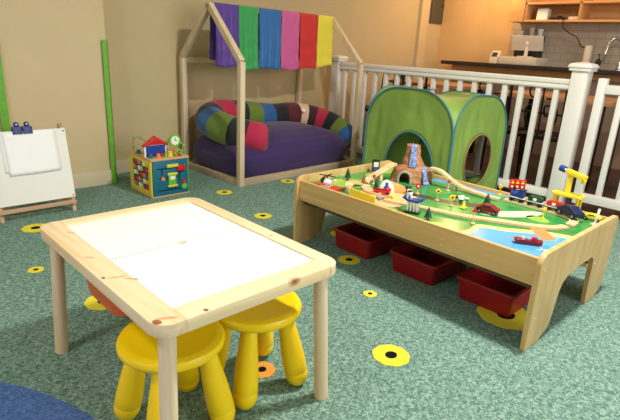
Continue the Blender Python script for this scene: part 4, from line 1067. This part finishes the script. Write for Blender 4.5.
# plane
t = thing('toy_plane', 'small white toy plane with red nose on the printed road', 'toy plane', (2.405, 1.285, Z0), -1.15)
MB().rod((-.032, 0, .013), (.034, 0, .011), .008, .004, 12, ).build('fuselage', 'whitet', t)
MB().ball((-.034, 0, .013), .0105, 'redd', 1.5).build('nose', 'redd', t)
B('wing', 'whitet', t, (-.014, .006, -.042, .042, .012, .0145), bev=.001); B('tail_fin', 'grey', t, (.026, .036, -.002, .002, .012, .026), bev=.0008); B('tail_wing', 'whitet', t, (.024, .034, -.015, .015, .012, .014), bev=.0006)
b = MB(); b.rod((-.012, -.014, .0045), (-.012, -.011, .0045), .0045, n=10); b.rod((-.012, .011, .0045), (-.012, .014, .0045), .0045, n=10); b.rod((.024, -.0015, .004), (.024, .0015, .004), .004, n=10); b.build('wheels', 'blackt', t)
# red pickup
def car(name, lab, loc, rz, body, s=1., cab='blackt', cat='toy car', roofh=.034):
    t = thing(name, lab, cat, loc, rz); k = s
    prof = [(-.042, .010), (.042, .010), (.043, .022), (.036, .025), (.022, .027), (.012, roofh), (-.014, roofh), (-.024, .026), (-.042, .024)]
    MB().prism([(a * k, c * k) for a, c in prof], -.018 * k, .018 * k, 'y', bev=.003 * k).build('body', body, t)
    b = MB()
    for s_ in (-1, 1): b.prism([(a * k, c * k) for a, c in [(-.019, .0262), (.017, .0272), (.010, roofh - .002), (-.013, roofh - .002)]], s_ * .0183 * k - .0004, s_ * .0183 * k + .0004, 'y')
    b.build('windows', cab, t)
    for x in (-.027, .027):
        for s_ in (-1, 1): 
            wo = MB().rod((x * k, s_ * .0150 * k, .0095 * k), (x * k, s_ * .0205 * k, .0095 * k), .0095 * k, n=16).build('wheel', 'blackt', t)
            MB().rod((x * k, s_ * .0205 * k, .0095 * k), (x * k, s_ * .0212 * k, .0095 * k), .0045 * k, n=10).build('hub_cap', 'grey', wo)
    return t
car('toy_car', 'dark red toy truck driving on the pale printed road', (2.300, 1.085, Z0), -1.35, 'redd', 1.25, roofh=.036)
car('toy_car', 'dark blue toy car on the track by the crane', (2.565, .790, Z0 + .0125), -2.0, 'navyt', 1.45, roofh=.038)
car('toy_car', 'bright yellow toy car in the far right corner of the board', (2.645, .712, Z0), -1.5, 'yellowt', .95)
# train
def wagon(lab, y, body, loco=False, x=2.60):
    t = thing('toy_locomotive' if loco else 'toy_wagon', lab, 'toy train', (x, y, Z0 + .0125), -PI / 2, 'toy train cars on the back track'); t.scale = (1.12, 1.12, 1.25)
    B('chassis', 'blackt', t, (-.034, .034, -.012, .012, .009, .015), bev=.001); B('deck', 'whitet', t, (-.036, .036, -.014, .014, .015, .018), bev=.0006)
    for xx in (-.022, .022):
        for s_ in (-1, 1): MB().rod((xx, s_ * .0122, .008), (xx, s_ * .016, .008), .008, n=14).build('wheel', 'blackt', t)
    for s_ in (-1, 1): MB().rod((s_ * .034, 0, .012), (s_ * .041, 0, .012), .004, n=10).build('coupling', 'grey', t)
    if loco:
        MB().rod((-.030, 0, .030), (.012, 0, .030), .0125, n=18).build('boiler', body, t); B('cab', body, t, (.010, .030, -.014, .014, .018, .050), bev=.002); B('cab_roof', 'navyt', t, (.006, .034, -.016, .016, .050, .054), bev=.001)
        MB().rod((-.020, 0, .041), (-.020, 0, .058), .0045, .007, 12).build('chimney', 'blackt', t); MB().rod((-.0315, 0, .030), (-.030, 0, .030), .008, n=14).build('face_plate', 'whitet', t)
    else:
        MB().prism([(-.031, .0185), (.031, .0185), (.032, .034), (.022, .040), (-.022, .040), (-.032, .034)], -.0125, .0125, 'y', bev=.002).build('load_body', body, t)
        B('badge', 'whitet', t, (-.008, .008, -.0140, -.0127, .022, .034), bev=.0003)
    return t
wagon('blue toy locomotive with chimney in front of the red sign board', 1.075, 'blue', True)
wagon('green toy wagon between the blue locomotive and the red wagon', .977, 'dgreen', x=2.598)
wagon('red toy wagon next to the crane', .879, 'red', x=2.594)
# red sign board
t = thing('toy_crossing_board', 'red toy sign board with small white and yellow marks behind the locomotive', 'toy sign', (2.665, 1.115, Z0), -.9)
for x in (-.026, .026): MB().rod((x, 0, 0), (x, 0, .062), .003, n=8).build('sign_post', 'redd', t)
sb = B('sign_panel', 'red', t, (-.042, .042, -.002, .002, .060, .112), bev=.001)
b = MB()
for x in (-.026, 0, .026):
    b.prism([(x - .009, .089), (x + .009, .089), (x, .106)], -.0028, -.0022, 'y', m='yellowt'); b.prism([(x + .006 * math.cos(2 * PI * k / 10), .073 + .006 * math.sin(2 * PI * k / 10)) for k in range(10)], -.0028, -.0022, 'y', m='whitet')
b.build('sign_marks', None, sb)
# crane
t = thing('toy_crane', 'yellow toy crane on four legs with blue end on its boom', 'toy crane', (2.585, .905, Z0), -.0) if False else thing('toy_crane', 'yellow toy crane on four legs with blue end on its boom', 'toy crane', (2.658, .846, Z0), .0)
PX, PY = .036, .070
for sx in (-1, 1):
    for sy in (-1, 1):
        B('leg', 'yellowt', t, (sx * .024 - .006, sx * .024 + .006, sy * .054 - .006, sy * .054 + .006, 0, .088), bev=.0015)
MB().prism(rrect(-PX, PX, -PY, PY, .012), .088, .100, bev=.0015).build('platform', 'yellowt', t)
B('mast', 'yellowt', t, (-.009, .009, -.004, .018, .100, .196), bev=.0015)
mx = Matrix.Translation((0, .008, .204)) @ Matrix.Rotation(math.radians(10), 4, 'X') @ Matrix.Rotation(math.radians(-12), 4, 'Z')
b = MB(); b.box(-.013, .013, -.080, .020, -.011, .012, mx=mx, bev=.002); b.box(-.009, .009, -.083, -.064, -.028, -.009, mx=mx, bev=.002); b.build('boom', 'yellowt', t)
MB().rod(mx @ Vector((0, .022, .002)), mx @ Vector((0, .036, .002)), .006, n=10).build('axle', 'whitet', t)
MB().rod(mx @ Vector((0, .034, .002)), mx @ Vector((0, .060, .002)), .016, n=20).build('motor', 'blue', t)
# white post
t = thing('toy_barrier', 'white upright toy barrier near the right end panel', 'toy', (2.56, .672, Z0), -.5); t.scale = (1.2, 1.2, 1.25)
B('barrier_foot', 'whitet', t, (-.012, .012, -.010, .010, 0, .008), bev=.001); b = MB(); b.box(-.004, .004, -.003, .003, .008, .066, bev=.001, mx=Matrix.Rotation(.12, 4, 'Y')); b.build('barrier_arm', 'whitet', t)
# boat
t = thing('toy_boat', 'red toy boat floating on the printed blue lake', 'toy boat', (2.045, .768, Z0 + .0), -1.0); t.scale = (1.15, 1.15, 1.3)
MB().prism([(-.050, .014), (-.040, .002), (.036, .0), (.046, .002), (.048, .016), (.02, .013), (-.02, .012), (-.040, .017)], -.014, .014, 'y', bev=.003).build('hull', 'redd', t)
B('cabin', 'red', t, (.012, .030, -.008, .008, .0135, .024), bev=.002); MB().rod((-.018, 0, .013), (-.018, 0, .022), .005, n=12).build('funnel', 'whitet', t)
MB().ball((.0, 0, .015), .006, 'grey', n=10).build('hatch', 'grey', t)

# everything standing on the play board sits at the board's true height
for o in COL.objects:
    if o not in before_toys and o.parent is None:
        o.location.x *= KT; o.location.y *= KT
